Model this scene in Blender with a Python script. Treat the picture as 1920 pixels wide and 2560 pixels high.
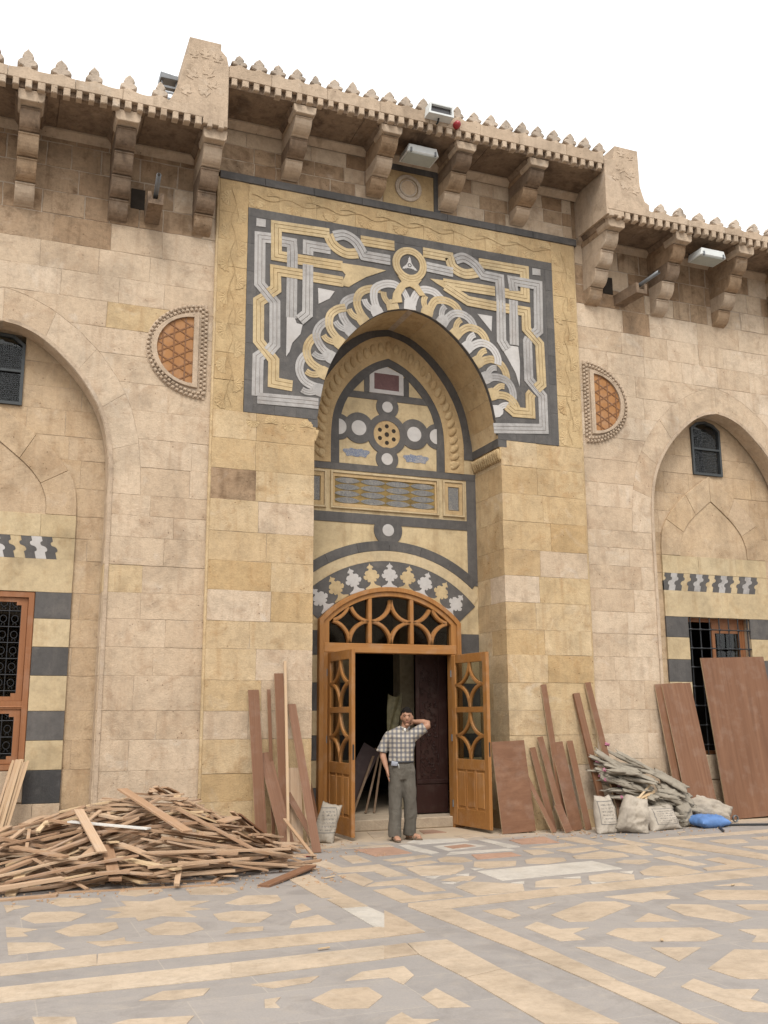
import bpy, bmesh, math, random
import numpy as np
from math import sin, cos, pi, sqrt, radians, atan2
from mathutils import Vector, Matrix, noise
from mathutils.geometry import tessellate_polygon

for o in list(bpy.data.objects): bpy.data.objects.remove(o)
scene = bpy.context.scene
COL = scene.collection
random.seed(7)

# ------------------------------------------------------------------ camera
def set_camera():
    yaw, pitch, roll = radians(21.605), radians(11.717), radians(-0.301)
    f = Vector((sin(yaw)*cos(pitch), cos(yaw)*cos(pitch), sin(pitch)))
    r = Vector((cos(yaw), -sin(yaw), 0)); u = r.cross(f)
    r2 = r*cos(roll)+u*sin(roll); u2 = -r*sin(roll)+u*cos(roll)
    cd = bpy.data.cameras.new('camera'); cd.sensor_width = 36; cd.sensor_fit = 'AUTO'
    cd.lens = 36*2468.67/2560; cd.clip_end = 500; cd.clip_start = .1
    co = bpy.data.objects.new('camera', cd); COL.objects.link(co)
    m = Matrix((( r2.x, u2.x, -f.x, -5.581), (r2.y, u2.y, -f.y, -12.981), (r2.z, u2.z, -f.z, 1.608), (0,0,0,1)))
    co.matrix_world = m
    scene.camera = co
set_camera()
scene.render.resolution_x, scene.render.resolution_y = 768, 1024

# ------------------------------------------------------------------ world and sun (bright overcast)
SUN_EL, SUN_AZ = radians(52), radians(205)      # azimuth measured from +y clockwise: behind and left of the camera
w = bpy.data.worlds.new('World'); scene.world = w; w.use_nodes = True
nt = w.node_tree; nt.nodes.clear()
sky = nt.nodes.new('ShaderNodeTexSky'); sky.sky_type = 'NISHITA'; sky.sun_disc = False
sky.sun_elevation = SUN_EL; sky.sun_rotation = SUN_AZ; sky.dust_density = 4; sky.air_density = 1.0; sky.ozone_density = 1
hs = nt.nodes.new('ShaderNodeHueSaturation'); hs.inputs['Saturation'].default_value = .12
bg = nt.nodes.new('ShaderNodeBackground'); bg.inputs['Strength'].default_value = .15
ow = nt.nodes.new('ShaderNodeOutputWorld')
cl = nt.nodes.new('ShaderNodeMix'); cl.data_type = 'RGBA'; cl.inputs[0].default_value = .72; cl.inputs[7].default_value = (6.4, 6.5, 6.6, 1)   # even white cloud cover
nt.links.new(sky.outputs[0], hs.inputs['Color']); nt.links.new(hs.outputs[0], cl.inputs[6]); nt.links.new(cl.outputs[2], bg.inputs[0]); nt.links.new(bg.outputs[0], ow.inputs[0])
sd = bpy.data.lights.new('sun', 'SUN'); sd.energy = 1.35; sd.angle = radians(22); sd.color = (1, .96, .9)
so = bpy.data.objects.new('sun', sd); COL.objects.link(so)
sdir = Vector((sin(SUN_AZ)*cos(SUN_EL), cos(SUN_AZ)*cos(SUN_EL), sin(SUN_EL)))
so.location = sdir*40; so.rotation_euler = sdir.to_track_quat('Z', 'Y').to_euler()
vs = scene.view_settings; vs.view_transform = 'Standard'; vs.look = 'None'; vs.gamma = 1; vs.exposure = 0.84
vs.use_curve_mapping = False

# ------------------------------------------------------------------ materials
def nn(t, k, **kw):
    n = t.nodes.new(k)
    for a, b in kw.items():
        if hasattr(n, a): setattr(n, a, b)
        else: n.inputs[a].default_value = b
    return n
def mat_new(name):
    m = bpy.data.materials.new(name); m.use_nodes = True; t = m.node_tree
    return m, t, t.nodes['Principled BSDF']
def C4(c): return (c[0], c[1], c[2], 1)
def mixc(t, f, a, b, mode='MIX'):
    n = t.nodes.new('ShaderNodeMix'); n.data_type = 'RGBA'; n.blend_type = mode
    for s, v in ((0, f), (6, a), (7, b)):
        if isinstance(v, (int, float)): n.inputs[s].default_value = v
        elif isinstance(v, tuple): n.inputs[s].default_value = C4(v)
        else: t.links.new(v, n.inputs[s])
    return n.outputs[2]
def ramp(t, fac, stops, interp='LINEAR'):
    n = t.nodes.new('ShaderNodeValToRGB'); r = n.color_ramp; r.interpolation = interp
    while len(r.elements) < len(stops): r.elements.new(.5)
    for e, (p, c) in zip(r.elements, stops):
        e.position = p; e.color = C4(c) if isinstance(c, tuple) else (c, c, c, 1)
    t.links.new(fac, n.inputs[0]); return n.outputs[0]
def coords(t, rnd_off=40., scale=(1,1,1), kind='pos'):
    if kind == 'pos': p = t.nodes.new('ShaderNodeNewGeometry').outputs['Position']
    else: p = t.nodes.new('ShaderNodeTexCoord').outputs['Object']
    oi = t.nodes.new('ShaderNodeObjectInfo')
    mu = t.nodes.new('ShaderNodeVectorMath'); mu.operation = 'MULTIPLY_ADD'; t.links.new(p, mu.inputs[0]); mu.inputs[1].default_value = scale
    v = t.nodes.new('ShaderNodeVectorMath'); v.operation = 'SCALE'; v.inputs[0].default_value = (1, .73, .41); v.inputs['Scale'].default_value = 1
    sc = t.nodes.new('ShaderNodeMath'); sc.operation = 'MULTIPLY'; sc.inputs[1].default_value = rnd_off; t.links.new(oi.outputs['Random'], sc.inputs[0])
    t.links.new(sc.outputs[0], v.inputs['Scale']); t.links.new(v.outputs[0], mu.inputs[2])
    return mu.outputs[0], oi.outputs['Random']
def noise_n(t, vec, scale, detail=5, rough=.6, dist=0):
    n = t.nodes.new('ShaderNodeTexNoise'); n.inputs['Scale'].default_value = scale; n.inputs['Detail'].default_value = detail
    n.inputs['Roughness'].default_value = rough; n.inputs['Distortion'].default_value = dist
    t.links.new(vec, n.inputs['Vector']); return n.outputs['Fac']
def bump(t, bs, h, strength=.3, dist=.01):
    b = t.nodes.new('ShaderNodeBump'); b.inputs['Strength'].default_value = strength; b.inputs['Distance'].default_value = dist
    t.links.new(h, b.inputs['Height']); t.links.new(b.outputs[0], bs.inputs['Normal'])

def stone(name, tones, stain=(.30,.19,.10), stain_amt=.45, rough=.85, fine=.25, pits=True, bmp=.35, sc=1.0, white=.0, mott=.55):
    """weathered ashlar: every block takes its own tone; mottling, stains, pits"""
    m, t, b = mat_new(name)
    v, rnd = coords(t)
    n = len(tones)
    base = ramp(t, rnd, [(i/(n-1) if n > 1 else 0, c) for i, c in enumerate(tones)] if n > 1 else [(0, tones[0]), (1, tones[0])])
    n1 = noise_n(t, v, 1.6*sc, 5, .62, .3)
    c = mixc(t, ramp(t, n1, [(.32, 0.), (.70, 1.)]), base, mixc(t, .7, base, tones[-1]))
    vw = t.nodes.new('ShaderNodeNewGeometry').outputs['Position']
    nw = noise_n(t, vw, .55, 5, .6, .5)
    c = mixc(t, ramp(t, nw, [(.45, 0.), (.70, stain_amt*.75)]), c, mixc(t, .5, base, stain))
    n2 = noise_n(t, v, 3.1*sc, 6, .68, .6)
    c = mixc(t, ramp(t, n2, [(.53, 0.), (.68, stain_amt)]), c, stain)
    if white > 0:
        n5 = noise_n(t, v, 2.2*sc, 6, .6, .8)
        c = mixc(t, ramp(t, n5, [(.60, 0.), (.76, white)]), c, (.62,.56,.48))
    st = t.nodes.new('ShaderNodeMapping'); st.inputs['Scale'].default_value = (9, 9, .7); t.links.new(v, st.inputs[0])
    n6 = noise_n(t, st.outputs[0], 1.0, 4, .6)
    c = mixc(t, ramp(t, n6, [(.52, 0.), (.72, stain_amt*.75)]), c, stain)
    vm = mixc(t, 1., ramp(t, noise_n(t, vw, 1.1, 5, .62, .7), [(.30, 1-.42*mott), (.50, 1.), (.72, 1+.14*mott)]), ramp(t, noise_n(t, v, 5.5*sc, 5, .7, .4), [(.30, 1-.32*mott), (.5, 1.), (.72, 1+.12*mott)]), 'MULTIPLY')
    vm = mixc(t, 1., vm, ramp(t, noise_n(t, v, 17*sc, 4, .7), [(.30, 1-.22*mott), (.55, 1.)]), 'MULTIPLY')
    c = mixc(t, 1., c, vm, 'MULTIPLY')
    n3 = noise_n(t, v, 42*sc, 4, .7)
    c = mixc(t, ramp(t, n3, [(.3, fine), (.62, 0.)]), c, tuple(x*.55 for x in tones[0]))
    h = n3
    if pits:
        vo = t.nodes.new('ShaderNodeTexVoronoi'); vo.inputs['Scale'].default_value = 13*sc; t.links.new(v, vo.inputs['Vector'])
        pm = t.nodes.new('ShaderNodeMath'); pm.operation = 'MULTIPLY'
        t.links.new(ramp(t, vo.outputs['Distance'], [(.07, 1.), (.13, 0.)]), pm.inputs[0]); t.links.new(ramp(t, n2, [(.5, 0.), (.6, 1.)]), pm.inputs[1])
        c = mixc(t, pm.outputs[0], c, tuple(x*.35 for x in stain))
    t.links.new(c, b.inputs['Base Color']); b.inputs['Roughness'].default_value = rough
    b.inputs['Specular IOR Level'].default_value = .25
    hh = t.nodes.new('ShaderNodeMath'); hh.operation = 'MULTIPLY_ADD'; t.links.new(n2, hh.inputs[0]); hh.inputs[1].default_value = 1.4; t.links.new(h, hh.inputs[2])
    bump(t, b, hh.outputs[0], bmp*1.5, .016)
    return m

def plain(name, col, rough=.6, spec=.3, metal=0, var=.15, nscale=12, bmp=.1):
    m, t, b = mat_new(name)
    v, rnd = coords(t)
    n1 = noise_n(t, v, nscale, 5)
    c = mixc(t, ramp(t, n1, [(.3, 0.), (.7, 1.)]), tuple(x*(1-var) for x in col), tuple(min(1, x*(1+var)) for x in col))
    t.links.new(c, b.inputs['Base Color']); b.inputs['Roughness'].default_value = rough
    b.inputs['Specular IOR Level'].default_value = spec; b.inputs['Metallic'].default_value = metal
    if bmp: bump(t, b, n1, bmp, .005)
    return m

def wood(name, tones, axis=2, grain=26, rough=.5, kind='pos', contrast=.5, dirt=.2, stretch=.05):
    m, t, b = mat_new(name)
    s = [1, 1, 1]; s[axis] = stretch
    v, rnd = coords(t, 30, tuple(s), kind)
    base = ramp(t, rnd, [(i/(len(tones)-1), c) for i, c in enumerate(tones)])
    g = noise_n(t, v, grain, 6, .65, .4); g2 = noise_n(t, v, grain*.25, 3, .5, .8)
    c = mixc(t, ramp(t, g, [(.35, 0.), (.65, contrast)]), base, mixc(t, 1., base, (.55,.48,.42), 'MULTIPLY'))
    c = mixc(t, ramp(t, g2, [(.4, 0.), (.7, contrast*.7)]), c, mixc(t, 1., base, (.7,.62,.55), 'MULTIPLY'))
    v2, _ = coords(t, 11); d = noise_n(t, v2, 5, 6, .6)
    c = mixc(t, ramp(t, d, [(.5, 0.), (.75, dirt)]), c, (.42,.36,.30))
    t.links.new(c, b.inputs['Base Color']); b.inputs['Roughness'].default_value = rough; b.inputs['Specular IOR Level'].default_value = .3
    bump(t, b, g, .15, .004)
    return m

M = {}
M['wing'] = stone('wing_limestone', [(.50,.387,.275),(.54,.428,.312),(.445,.332,.225),(.515,.402,.288),(.565,.455,.34),(.475,.362,.25)], stain=(.31,.20,.12), stain_amt=.5, white=.42)
M['portal'] = stone('portal_limestone', [(.47,.345,.195),(.51,.385,.23),(.40,.265,.125),(.50,.38,.24),(.535,.415,.265),(.44,.31,.165)], stain=(.31,.18,.075), stain_amt=.5, white=.3)
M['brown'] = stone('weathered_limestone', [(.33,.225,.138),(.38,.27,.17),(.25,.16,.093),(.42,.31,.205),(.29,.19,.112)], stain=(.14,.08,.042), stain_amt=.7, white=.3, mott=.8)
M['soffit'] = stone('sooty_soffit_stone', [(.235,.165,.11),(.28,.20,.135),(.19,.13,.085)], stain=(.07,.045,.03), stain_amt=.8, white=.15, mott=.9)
M['joint'] = stone('pale_joint_mortar', [(.46,.37,.28),(.50,.41,.31)], stain=(.30,.22,.15), stain_amt=.5, pits=False)
M['carved'] = stone('carved_limestone', [(.46,.335,.18),(.49,.365,.205),(.43,.30,.155)], stain=(.28,.17,.075), stain_amt=.5)
M['cornice'] = stone('cornice_limestone', [(.46,.355,.255),(.50,.39,.285),(.42,.315,.22)], stain=(.23,.165,.11), stain_amt=.55, white=.35)
M['merlon'] = stone('merlon_limestone', [(.48,.39,.30),(.42,.335,.255),(.33,.265,.205),(.50,.405,.315)], stain=(.17,.14,.11), stain_amt=.7)
M['recess'] = stone('recess_limestone', [(.44,.315,.19),(.48,.355,.225),(.40,.28,.165),(.47,.355,.24)], stain=(.27,.165,.085), stain_amt=.45, white=.2)
M['cream'] = stone('cream_stone', [(.47,.37,.225),(.50,.40,.255),(.43,.33,.195)], stain=(.33,.22,.11), stain_amt=.5, pits=False, bmp=.15)
M['cream2'] = stone('cream_panel_stone', [(.48,.37,.215),(.50,.395,.24)], stain=(.30,.20,.10), stain_amt=.7, pits=False, bmp=.12)
M['mortar'] = stone('mortar', [(.40,.33,.25),(.43,.35,.27)], stain=(.24,.17,.11), stain_amt=.6, pits=False)
M['basalt'] = stone('basalt', [(.084,.077,.072),(.104,.096,.090),(.070,.065,.061)], stain=(.17,.15,.13), stain_amt=.35, rough=.65, fine=.2, pits=False, bmp=.12)
M['basalt2'] = stone('rough_basalt', [(.035,.034,.034),(.045,.043,.042)], stain=(.13,.12,.11), stain_amt=.35, rough=.7, bmp=.25)
M['grey'] = stone('grey_marble', [(.345,.325,.305),(.40,.378,.355),(.295,.28,.265),(.37,.35,.33)], stain=(.27,.235,.21), stain_amt=.5, rough=.6, fine=.2, pits=False, bmp=.12, mott=.7)
M['white'] = stone('white_marble', [(.44,.415,.39),(.40,.375,.355),(.46,.435,.41)], stain=(.38,.335,.29), stain_amt=.3, rough=.5, fine=.1, pits=False, bmp=.06, mott=.35)
M['yellow'] = stone('yellow_inlay', [(.455,.35,.20),(.485,.38,.23),(.415,.31,.17)], stain=(.36,.245,.11), stain_amt=.5, rough=.7, fine=.2, pits=False, bmp=.15, mott=.7)
M['groove_grey'] = plain('grey_groove_tone', (.235,.205,.185), .9, .1)  # darker tone on the groove faces of the straps
M['groove_white'] = plain('white_groove_tone', (.33,.29,.26), .9, .1)
M['groove_yellow'] = plain('yellow_groove_tone', (.31,.215,.105), .9, .1)
M['groove'] = M['groove_yellow']
M['purple'] = stone('porphyry', [(.10,.045,.045),(.115,.055,.052)], stain=(.2,.13,.12), stain_amt=.4, rough=.5, pits=False)
M['fl_cream'] = stone('floor_cream_stone', [(.45,.355,.26),(.48,.39,.295),(.415,.32,.23),(.465,.37,.275),(.43,.335,.24)], stain=(.33,.25,.17), stain_amt=.42, rough=.5, fine=.22, pits=False, bmp=.2, white=.15, mott=.55)
M['fl_red'] = stone('floor_red_stone', [(.34,.20,.135),(.38,.235,.165)], stain=(.27,.17,.12), stain_amt=.4, rough=.6, pits=False, bmp=.1)
M['fl_white'] = stone('floor_white_stone', [(.49,.445,.385),(.46,.42,.365)], stain=(.42,.36,.28), stain_amt=.3, rough=.55, pits=False, bmp=.08)
M['dark'] = plain('interior_shade_black', (.035,.028,.022), .95, .1)  # near-black colour stands in for the shade of unlit rooms and hollows
M['iron'] = plain('wrought_iron', (.035,.036,.038), .55, .4, .6)
M['steel_blue'] = plain('painted_steel', (.042,.046,.046), .5, .4, .2)
M['pipe'] = plain('grey_pipe', (.16,.165,.17), .5, .4, .5)
M['doorwood'] = wood('door_oak', [(.335,.155,.044),(.365,.172,.052),(.31,.14,.038)], 2, 30, .5, contrast=.5, dirt=.18)
M['doorwood_h'] = wood('door_oak_rail', [(.335,.155,.044),(.365,.172,.052),(.31,.14,.038)], 0, 30, .5, contrast=.5, dirt=.18)
M['winwood'] = wood('window_wood', [(.25,.105,.045),(.28,.12,.05)], 2, 24, .5, contrast=.4, dirt=.12)
M['lattice'] = wood('lattice_wood', [(.29,.135,.046),(.33,.155,.053)], 2, 14, .6, contrast=.3)
M['lattice_bar'] = wood('lattice_bar_wood', [(.17,.075,.028),(.20,.088,.032)], 2, 14, .6, contrast=.3)
M['darkdoor'] = wood('dark_red_wood', [(.024,.009,.007),(.030,.011,.008)], 2, 20, .5, contrast=.5, dirt=.05)
M['board'] = wood('brown_laminate', [(.185,.090,.047),(.21,.104,.056),(.165,.078,.040)], 2, 16, .55, 'obj', .65, .12, .12)
M['boardh'] = wood('brown_laminate_crossgrain', [(.18,.088,.047),(.195,.096,.052)], 0, 16, .55, 'obj', .65, .12, .12)
M['plank'] = wood('scrap_wood', [(.44,.295,.185),(.33,.205,.125),(.50,.355,.235),(.38,.235,.14),(.54,.40,.27),(.30,.18,.105),(.47,.32,.20)], 2, 9, .75, 'obj', .5, .4, .2)
M['rawpine'] = wood('raw_pine', [(.55,.41,.25),(.50,.36,.21),(.58,.44,.28)], 2, 9, .75, 'obj', .4, .3, .2)
M['lath'] = wood('lath_wood', [(.44,.31,.19),(.40,.27,.16),(.35,.22,.13)], 2, 10, .75, 'obj', .3, .3, .35)
M['edge'] = wood('fibreboard_edge', [(.45,.33,.21),(.40,.28,.17)], 2, 30, .85, contrast=.2)
M['whitepaint'] = plain('white_board', (.56,.54,.50), .55, .3, var=.06)
M['lampwhite'] = plain('painted_lamp_housing', (.55,.56,.54), .45, .4, var=.06)
M['lampglass'] = plain('lamp_glass', (.36,.38,.35), .25, .5, var=.05, bmp=0)
M['darkglass'] = plain('dark_lamp_glass', (.05,.045,.045), .15, .6, var=.1, bmp=0)
M['red'] = plain('red_lamp', (.28,.02,.025), .3, .5, var=.1)
M['bluebag'] = plain('blue_plastic_sack', (.085,.17,.36), .5, .35, var=.2, nscale=9, bmp=.5)
M['rubber'] = plain('black_rubber_hose', (.022,.022,.024), .5, .4)
M['pink'] = plain('pink_plastic', (.36,.13,.19), .5, .3)
M['sandstone_dust'] = stone('step_stone', [(.40,.32,.23),(.43,.345,.25)], stain=(.25,.18,.12), stain_amt=.5)
M['plaster'] = plain('pale_inner_plaster', (.30,.25,.17), .9, .1, var=.2)

def floor_mat():
    m, t, b = mat_new('floor_grey_stone')
    v, r = coords(t, 0)
    br = t.nodes.new('ShaderNodeTexBrick'); br.offset = .37; br.inputs['Scale'].default_value = 1
    br.inputs['Color1'].default_value = (.285,.258,.236,1); br.inputs['Color2'].default_value = (.245,.224,.207,1); br.inputs['Mortar'].default_value = (.36,.315,.265,1)
    br.inputs['Mortar Size'].default_value = .004; br.inputs['Brick Width'].default_value = 1.3; br.inputs['Row Height'].default_value = .62
    t.links.new(v, br.inputs['Vector'])
    n1 = noise_n(t, v, 1.3, 8, .65, .4); n2 = noise_n(t, v, 6, 8, .7); n3 = noise_n(t, v, 70, 5, .7)
    c = mixc(t, ramp(t, n1, [(.35, 0.), (.7, .55)]), br.outputs[0], (.325,.29,.26))
    c = mixc(t, ramp(t, n2, [(.5, 0.), (.75, .5)]), c, (.37,.315,.255))
    c = mixc(t, ramp(t, noise_n(t, v, 2.6, 9, .72, .9), [(.48, 0.), (.64, .5)]), c, (.185,.165,.15))
    c = mixc(t, ramp(t, n3, [(.3, .3), (.6, 0.)]), c, (.15,.14,.135))
    # dust swept against the walls
    sp = t.nodes.new('ShaderNodeSeparateXYZ'); t.links.new(v, sp.inputs[0])
    ad = t.nodes.new('ShaderNodeMath'); ad.operation = 'MULTIPLY_ADD'; t.links.new(n2, ad.inputs[0]); ad.inputs[1].default_value = 1.6; t.links.new(sp.outputs[1], ad.inputs[2])
    c = mixc(t, ramp(t, ad.outputs[0], [(0.0, 0.), (.75, .85)]), c, (.47,.365,.25))
    t.links.new(c, b.inputs['Base Color']); b.inputs['Roughness'].default_value = .55; b.inputs['Specular IOR Level'].default_value = .3
    bump(t, b, n2, .15, .006)
    return m
M['fl_grey'] = floor_mat()

def glass_mat(name, tint, mixf=.35):
    m, t, b = mat_new(name); t.nodes.remove(b)
    out = [n for n in t.nodes if n.type == 'OUTPUT_MATERIAL'][0]
    g = nn(t, 'ShaderNodeBsdfGlossy'); g.inputs['Roughness'].default_value = .03; g.inputs[0].default_value = (.9,.9,.9,1)
    tr = nn(t, 'ShaderNodeBsdfTransparent'); tr.inputs[0].default_value = C4(tint)
    fr = nn(t, 'ShaderNodeLayerWeight'); fr.inputs[0].default_value = .5
    pw = nn(t, 'ShaderNodeMath'); pw.operation = 'POWER'; pw.inputs[1].default_value = 4.0; t.links.new(fr.outputs['Facing'], pw.inputs[0])
    mx = nn(t, 'ShaderNodeMixShader'); ma = nn(t, 'ShaderNodeMath'); ma.operation = 'MULTIPLY_ADD'; ma.inputs[1].default_value = .8; ma.inputs[2].default_value = mixf
    t.links.new(pw.outputs[0], ma.inputs[0]); t.links.new(ma.outputs[0], mx.inputs[0]); t.links.new(tr.outputs[0], mx.inputs[1]); t.links.new(g.outputs[0], mx.inputs[2])
    t.links.new(mx.outputs[0], out.inputs[0]); return m
M['glass'] = glass_mat('window_glass', (.70,.71,.68), .03)

def script_mat(name, ground, ink, sc=30, thr=.5):
    m, t, b = mat_new(name)
    v, r = coords(t, 20)
    wv = t.nodes.new('ShaderNodeTexNoise'); wv.inputs['Scale'].default_value = sc; wv.inputs['Detail'].default_value = 2; wv.inputs['Distortion'].default_value = 2.5; t.links.new(v, wv.inputs['Vector'])
    f = ramp(t, wv.outputs['Fac'], [(thr-.06, 0.), (thr-.02, 1.), (thr+.04, 1.), (thr+.08, 0.)])
    c = mixc(t, f, ground, ink)
    n = noise_n(t, v, 7, 5); c = mixc(t, ramp(t, n, [(.5, 0.), (.75, .5)]), c, (.36,.31,.25))
    t.links.new(c, b.inputs['Base Color']); b.inputs['Roughness'].default_value = .8
    bump(t, b, f, .4, .006); return m
M['script_blue'] = script_mat('carved_script_blue', (.10,.13,.21), (.30,.29,.27))
M['script_grey'] = script_mat('carved_script_grey', (.10,.105,.115), (.235,.215,.18), 38)
M['gold'] = plain('gold_painted_stone', (.185,.125,.045), .7, .2, var=.4, nscale=8)

def sack_mat(name, col, printed):
    m, t, b = mat_new(name)
    v, r = coords(t, 9, (1,1,1), 'obj')
    n1 = noise_n(t, v, 4, 6); n2 = noise_n(t, v, 60, 3)
    c = mixc(t, ramp(t, n1, [(.3, 0.), (.7, 1.)]), tuple(x*.78 for x in col), tuple(x*1.1 for x in col))
    if printed:
        tc = t.nodes.new('ShaderNodeTexCoord'); mp = t.nodes.new('ShaderNodeMapping'); t.links.new(tc.outputs['Generated'], mp.inputs[0])
        sx = t.nodes.new('ShaderNodeSeparateXYZ'); t.links.new(mp.outputs[0], sx.inputs[0])
        def band(o, lo, hi, soft=.01): return ramp(t, o, [(lo-soft, 0.), (lo, 1.), (hi, 1.), (hi+soft, 0.)])
        def mul(a, b2):
            k = t.nodes.new('ShaderNodeMath'); k.operation = 'MULTIPLY'; t.links.new(a, k.inputs[0]); t.links.new(b2, k.inputs[1]); return k.outputs[0]
        def mx(a, b2):
            k = t.nodes.new('ShaderNodeMath'); k.operation = 'MAXIMUM'; t.links.new(a, k.inputs[0]); t.links.new(b2, k.inputs[1]); return k.outputs[0]
        def sub(a, b2):
            k = t.nodes.new('ShaderNodeMath'); k.operation = 'SUBTRACT'; k.use_clamp = True; t.links.new(a, k.inputs[0]); t.links.new(b2, k.inputs[1]); return k.outputs[0]
        outer = mul(band(sx.outputs[0], .2, .8), band(sx.outputs[2], .24, .84)); inner = mul(band(sx.outputs[0], .22, .78), band(sx.outputs[2], .265, .815))
        frame = sub(outer, inner)
        wv = t.nodes.new('ShaderNodeTexWave'); wv.wave_type = 'BANDS'; wv.bands_direction = 'Z'; wv.inputs['Scale'].default_value = 3.6; t.links.new(mp.outputs[0], wv.inputs[0])
        mp2 = t.nodes.new('ShaderNodeMapping'); mp2.inputs['Scale'].default_value = (40, 1, 22); t.links.new(tc.outputs['Generated'], mp2.inputs[0])
        nz = noise_n(t, mp2.outputs[0], 1.0, 2)
        txt = mul(mul(ramp(t, wv.outputs['Fac'], [(.55, 0.), (.65, 1.)]), ramp(t, nz, [(.48, 0.), (.54, 1.)])), mul(band(sx.outputs[0], .27, .73), band(sx.outputs[2], .3, .78)))
        c = mixc(t, mul(mx(frame, txt), ramp(t, n1, [(.25, .2), (.5, .8)])), c, (.10,.095,.09))
    t.links.new(c, b.inputs['Base Color']); b.inputs['Roughness'].default_value = .8; b.inputs['Specular IOR Level'].default_value = .2
    n3 = noise_n(t, v, 9, 5, .6, 1.2)
    bump(t, b, n3, .7, .02); return m
M['sack'] = sack_mat('dusty_cement_sack', (.36,.31,.25), False)
M['sackp'] = sack_mat('printed_cement_sack', (.38,.33,.27), True)
M['sackq'] = sack_mat('old_printed_paper_sack', (.29,.25,.20), True)
M['sackd'] = sack_mat('empty_dusty_sack', (.27,.235,.185), False)
M['lathdark'] = wood('shaded_lath_wood', [(.16,.10,.055),(.13,.08,.045)], 2, 10, .75, 'obj', .3, .2, .35)  # darker copy of the lath wood, with the hall's shade in its colour

# ------------------------------------------------------------------ mesh helpers
def link(o, parent=None):
    COL.objects.link(o)
    if parent is not None: o.parent = parent
    return o
def wloc(p):
    l = Vector((0,0,0))
    while p is not None: l += Vector(p.location); p = p.parent
    return l
def mesh_obj(name, V, F, mat, parent=None, smooth=False, mi=None, mats=None):
    """V in world coordinates; the object's origin goes to the middle of its box"""
    V = [Vector(v) for v in V]
    lo = Vector((min(v.x for v in V), min(v.y for v in V), min(v.z for v in V))); hi = Vector((max(v.x for v in V), max(v.y for v in V), max(v.z for v in V)))
    c = (lo+hi)/2
    me = bpy.data.meshes.new(name); me.from_pydata([v-c for v in V], [], F)
    for mm in (mats or [mat]): me.materials.append(M[mm] if isinstance(mm, str) else mm)
    if mi:
        for p, k in zip(me.polygons, mi): p.material_index = k
    if smooth:
        for p in me.polygons: p.use_smooth = True
    me.update()
    o = bpy.data.objects.new(name, me); o.location = c - wloc(parent)
    return link(o, parent)
def thing(name, label, cat, loc=(0,0,0), group=None, kind=None):
    o = bpy.data.objects.new(name, None); o.location = loc; o.empty_display_size = .1; link(o)
    return tag(o, label, cat, group, kind)
def tag(o, label=None, cat=None, group=None, kind=None):
    if label: o['label'] = label
    if cat: o['category'] = cat
    if group: o['group'] = group
    if kind: o['kind'] = kind
    return o
def group_part(name, parent, loc=(0,0,0)):
    o = bpy.data.objects.new(name, None); o.empty_display_size = .1; o.location = Vector(loc)-wloc(parent); return link(o, parent)

def area2(p): return sum(p[i][0]*p[(i+1) % len(p)][1]-p[(i+1) % len(p)][0]*p[i][1] for i in range(len(p)))
def ccw(p): return list(p) if area2(p) > 0 else list(p)[::-1]
def inset(p, d):
    n = len(p); out = []
    for i in range(n):
        a, b, c = Vector(p[i-1]), Vector(p[i]), Vector(p[(i+1) % n])
        e1 = (b-a); e2 = (c-b)
        if e1.length < 1e-6 or e2.length < 1e-6: out.append((b.x, b.y)); continue
        e1.normalize(); e2.normalize()
        n1 = Vector((-e1.y, e1.x)); n2 = Vector((-e2.y, e2.x)); k = 1+n1.dot(n2)
        m = (n1+n2)/max(k, .35)
        out.append((b.x+m.x*d, b.y+m.y*d))
    return out
def FY(u, v, d): return (u, d, v)          # plane facing -y; d is y
def FZ(u, v, d): return (u, v, -d)         # plane facing +z; d is -z
def slab(loops, d0, d1, fmap=FY, ch=0.0, gap=0.0, back=True):
    """outline loops (first outer, then holes) in (u,v); front at d0, back at d1"""
    outer = ccw(loops[0])
    if gap: outer = inset(outer, gap)
    holes = [ccw(h)[::-1] for h in loops[1:]]
    V, F = [], []
    def ring(pts, d):
        s = len(V); V.extend(fmap(x, y, d) for x, y in pts); return list(range(s, s+len(pts)))
    rings_front, rings_back = [], []
    for li, lp in enumerate([outer]+holes):
        if ch and li == 0:
            f = ring(inset(lp, ch), d0); m2 = ring(lp, d0+ch); b = ring(lp, d1)
            n = len(lp)
            for i in range(n):
                j = (i+1) % n
                F.append((f[i], m2[i], m2[j], f[j])); F.append((m2[i], b[i], b[j], m2[j]))
        else:
            f = ring(lp, d0); b = ring(lp, d1); n = len(lp)
            for i in range(n):
                j = (i+1) % n; F.append((f[i], b[i], b[j], f[j]))
        rings_front.append(f); rings_back.append(b)
    if len(loops) == 1:
        F.append(tuple(rings_front[0]))
        if back: F.append(tuple(rings_back[0][::-1]))
    else:
        pts = [[Vector((p[0], p[1], 0)) for p in lp] for lp in [outer]+holes]
        flat_f = [i for r in rings_front for i in r]; flat_b = [i for r in rings_back for i in r]
        fp = [p for lp in pts for p in lp]
        for tri in tessellate_polygon(pts):
            a, b, c = tri
            s = (fp[b]-fp[a]).cross(fp[c]-fp[a]).z
            if s < 0: b, c = c, b
            F.append((flat_f[a], flat_f[b], flat_f[c])); F.append((flat_b[a], flat_b[c], flat_b[b]))
    return V, F
def boxVF(x0, x1, y0, y1, z0, z1, ch=0):
    return slab([[(x0,z0),(x1,z0),(x1,z1),(x0,z1)]], y0, y1, FY, ch)
def box(name, x0, x1, y0, y1, z0, z1, mat, parent, ch=0): return mesh_obj(name, *boxVF(x0,x1,y0,y1,z0,z1,ch), mat, parent)
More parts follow.
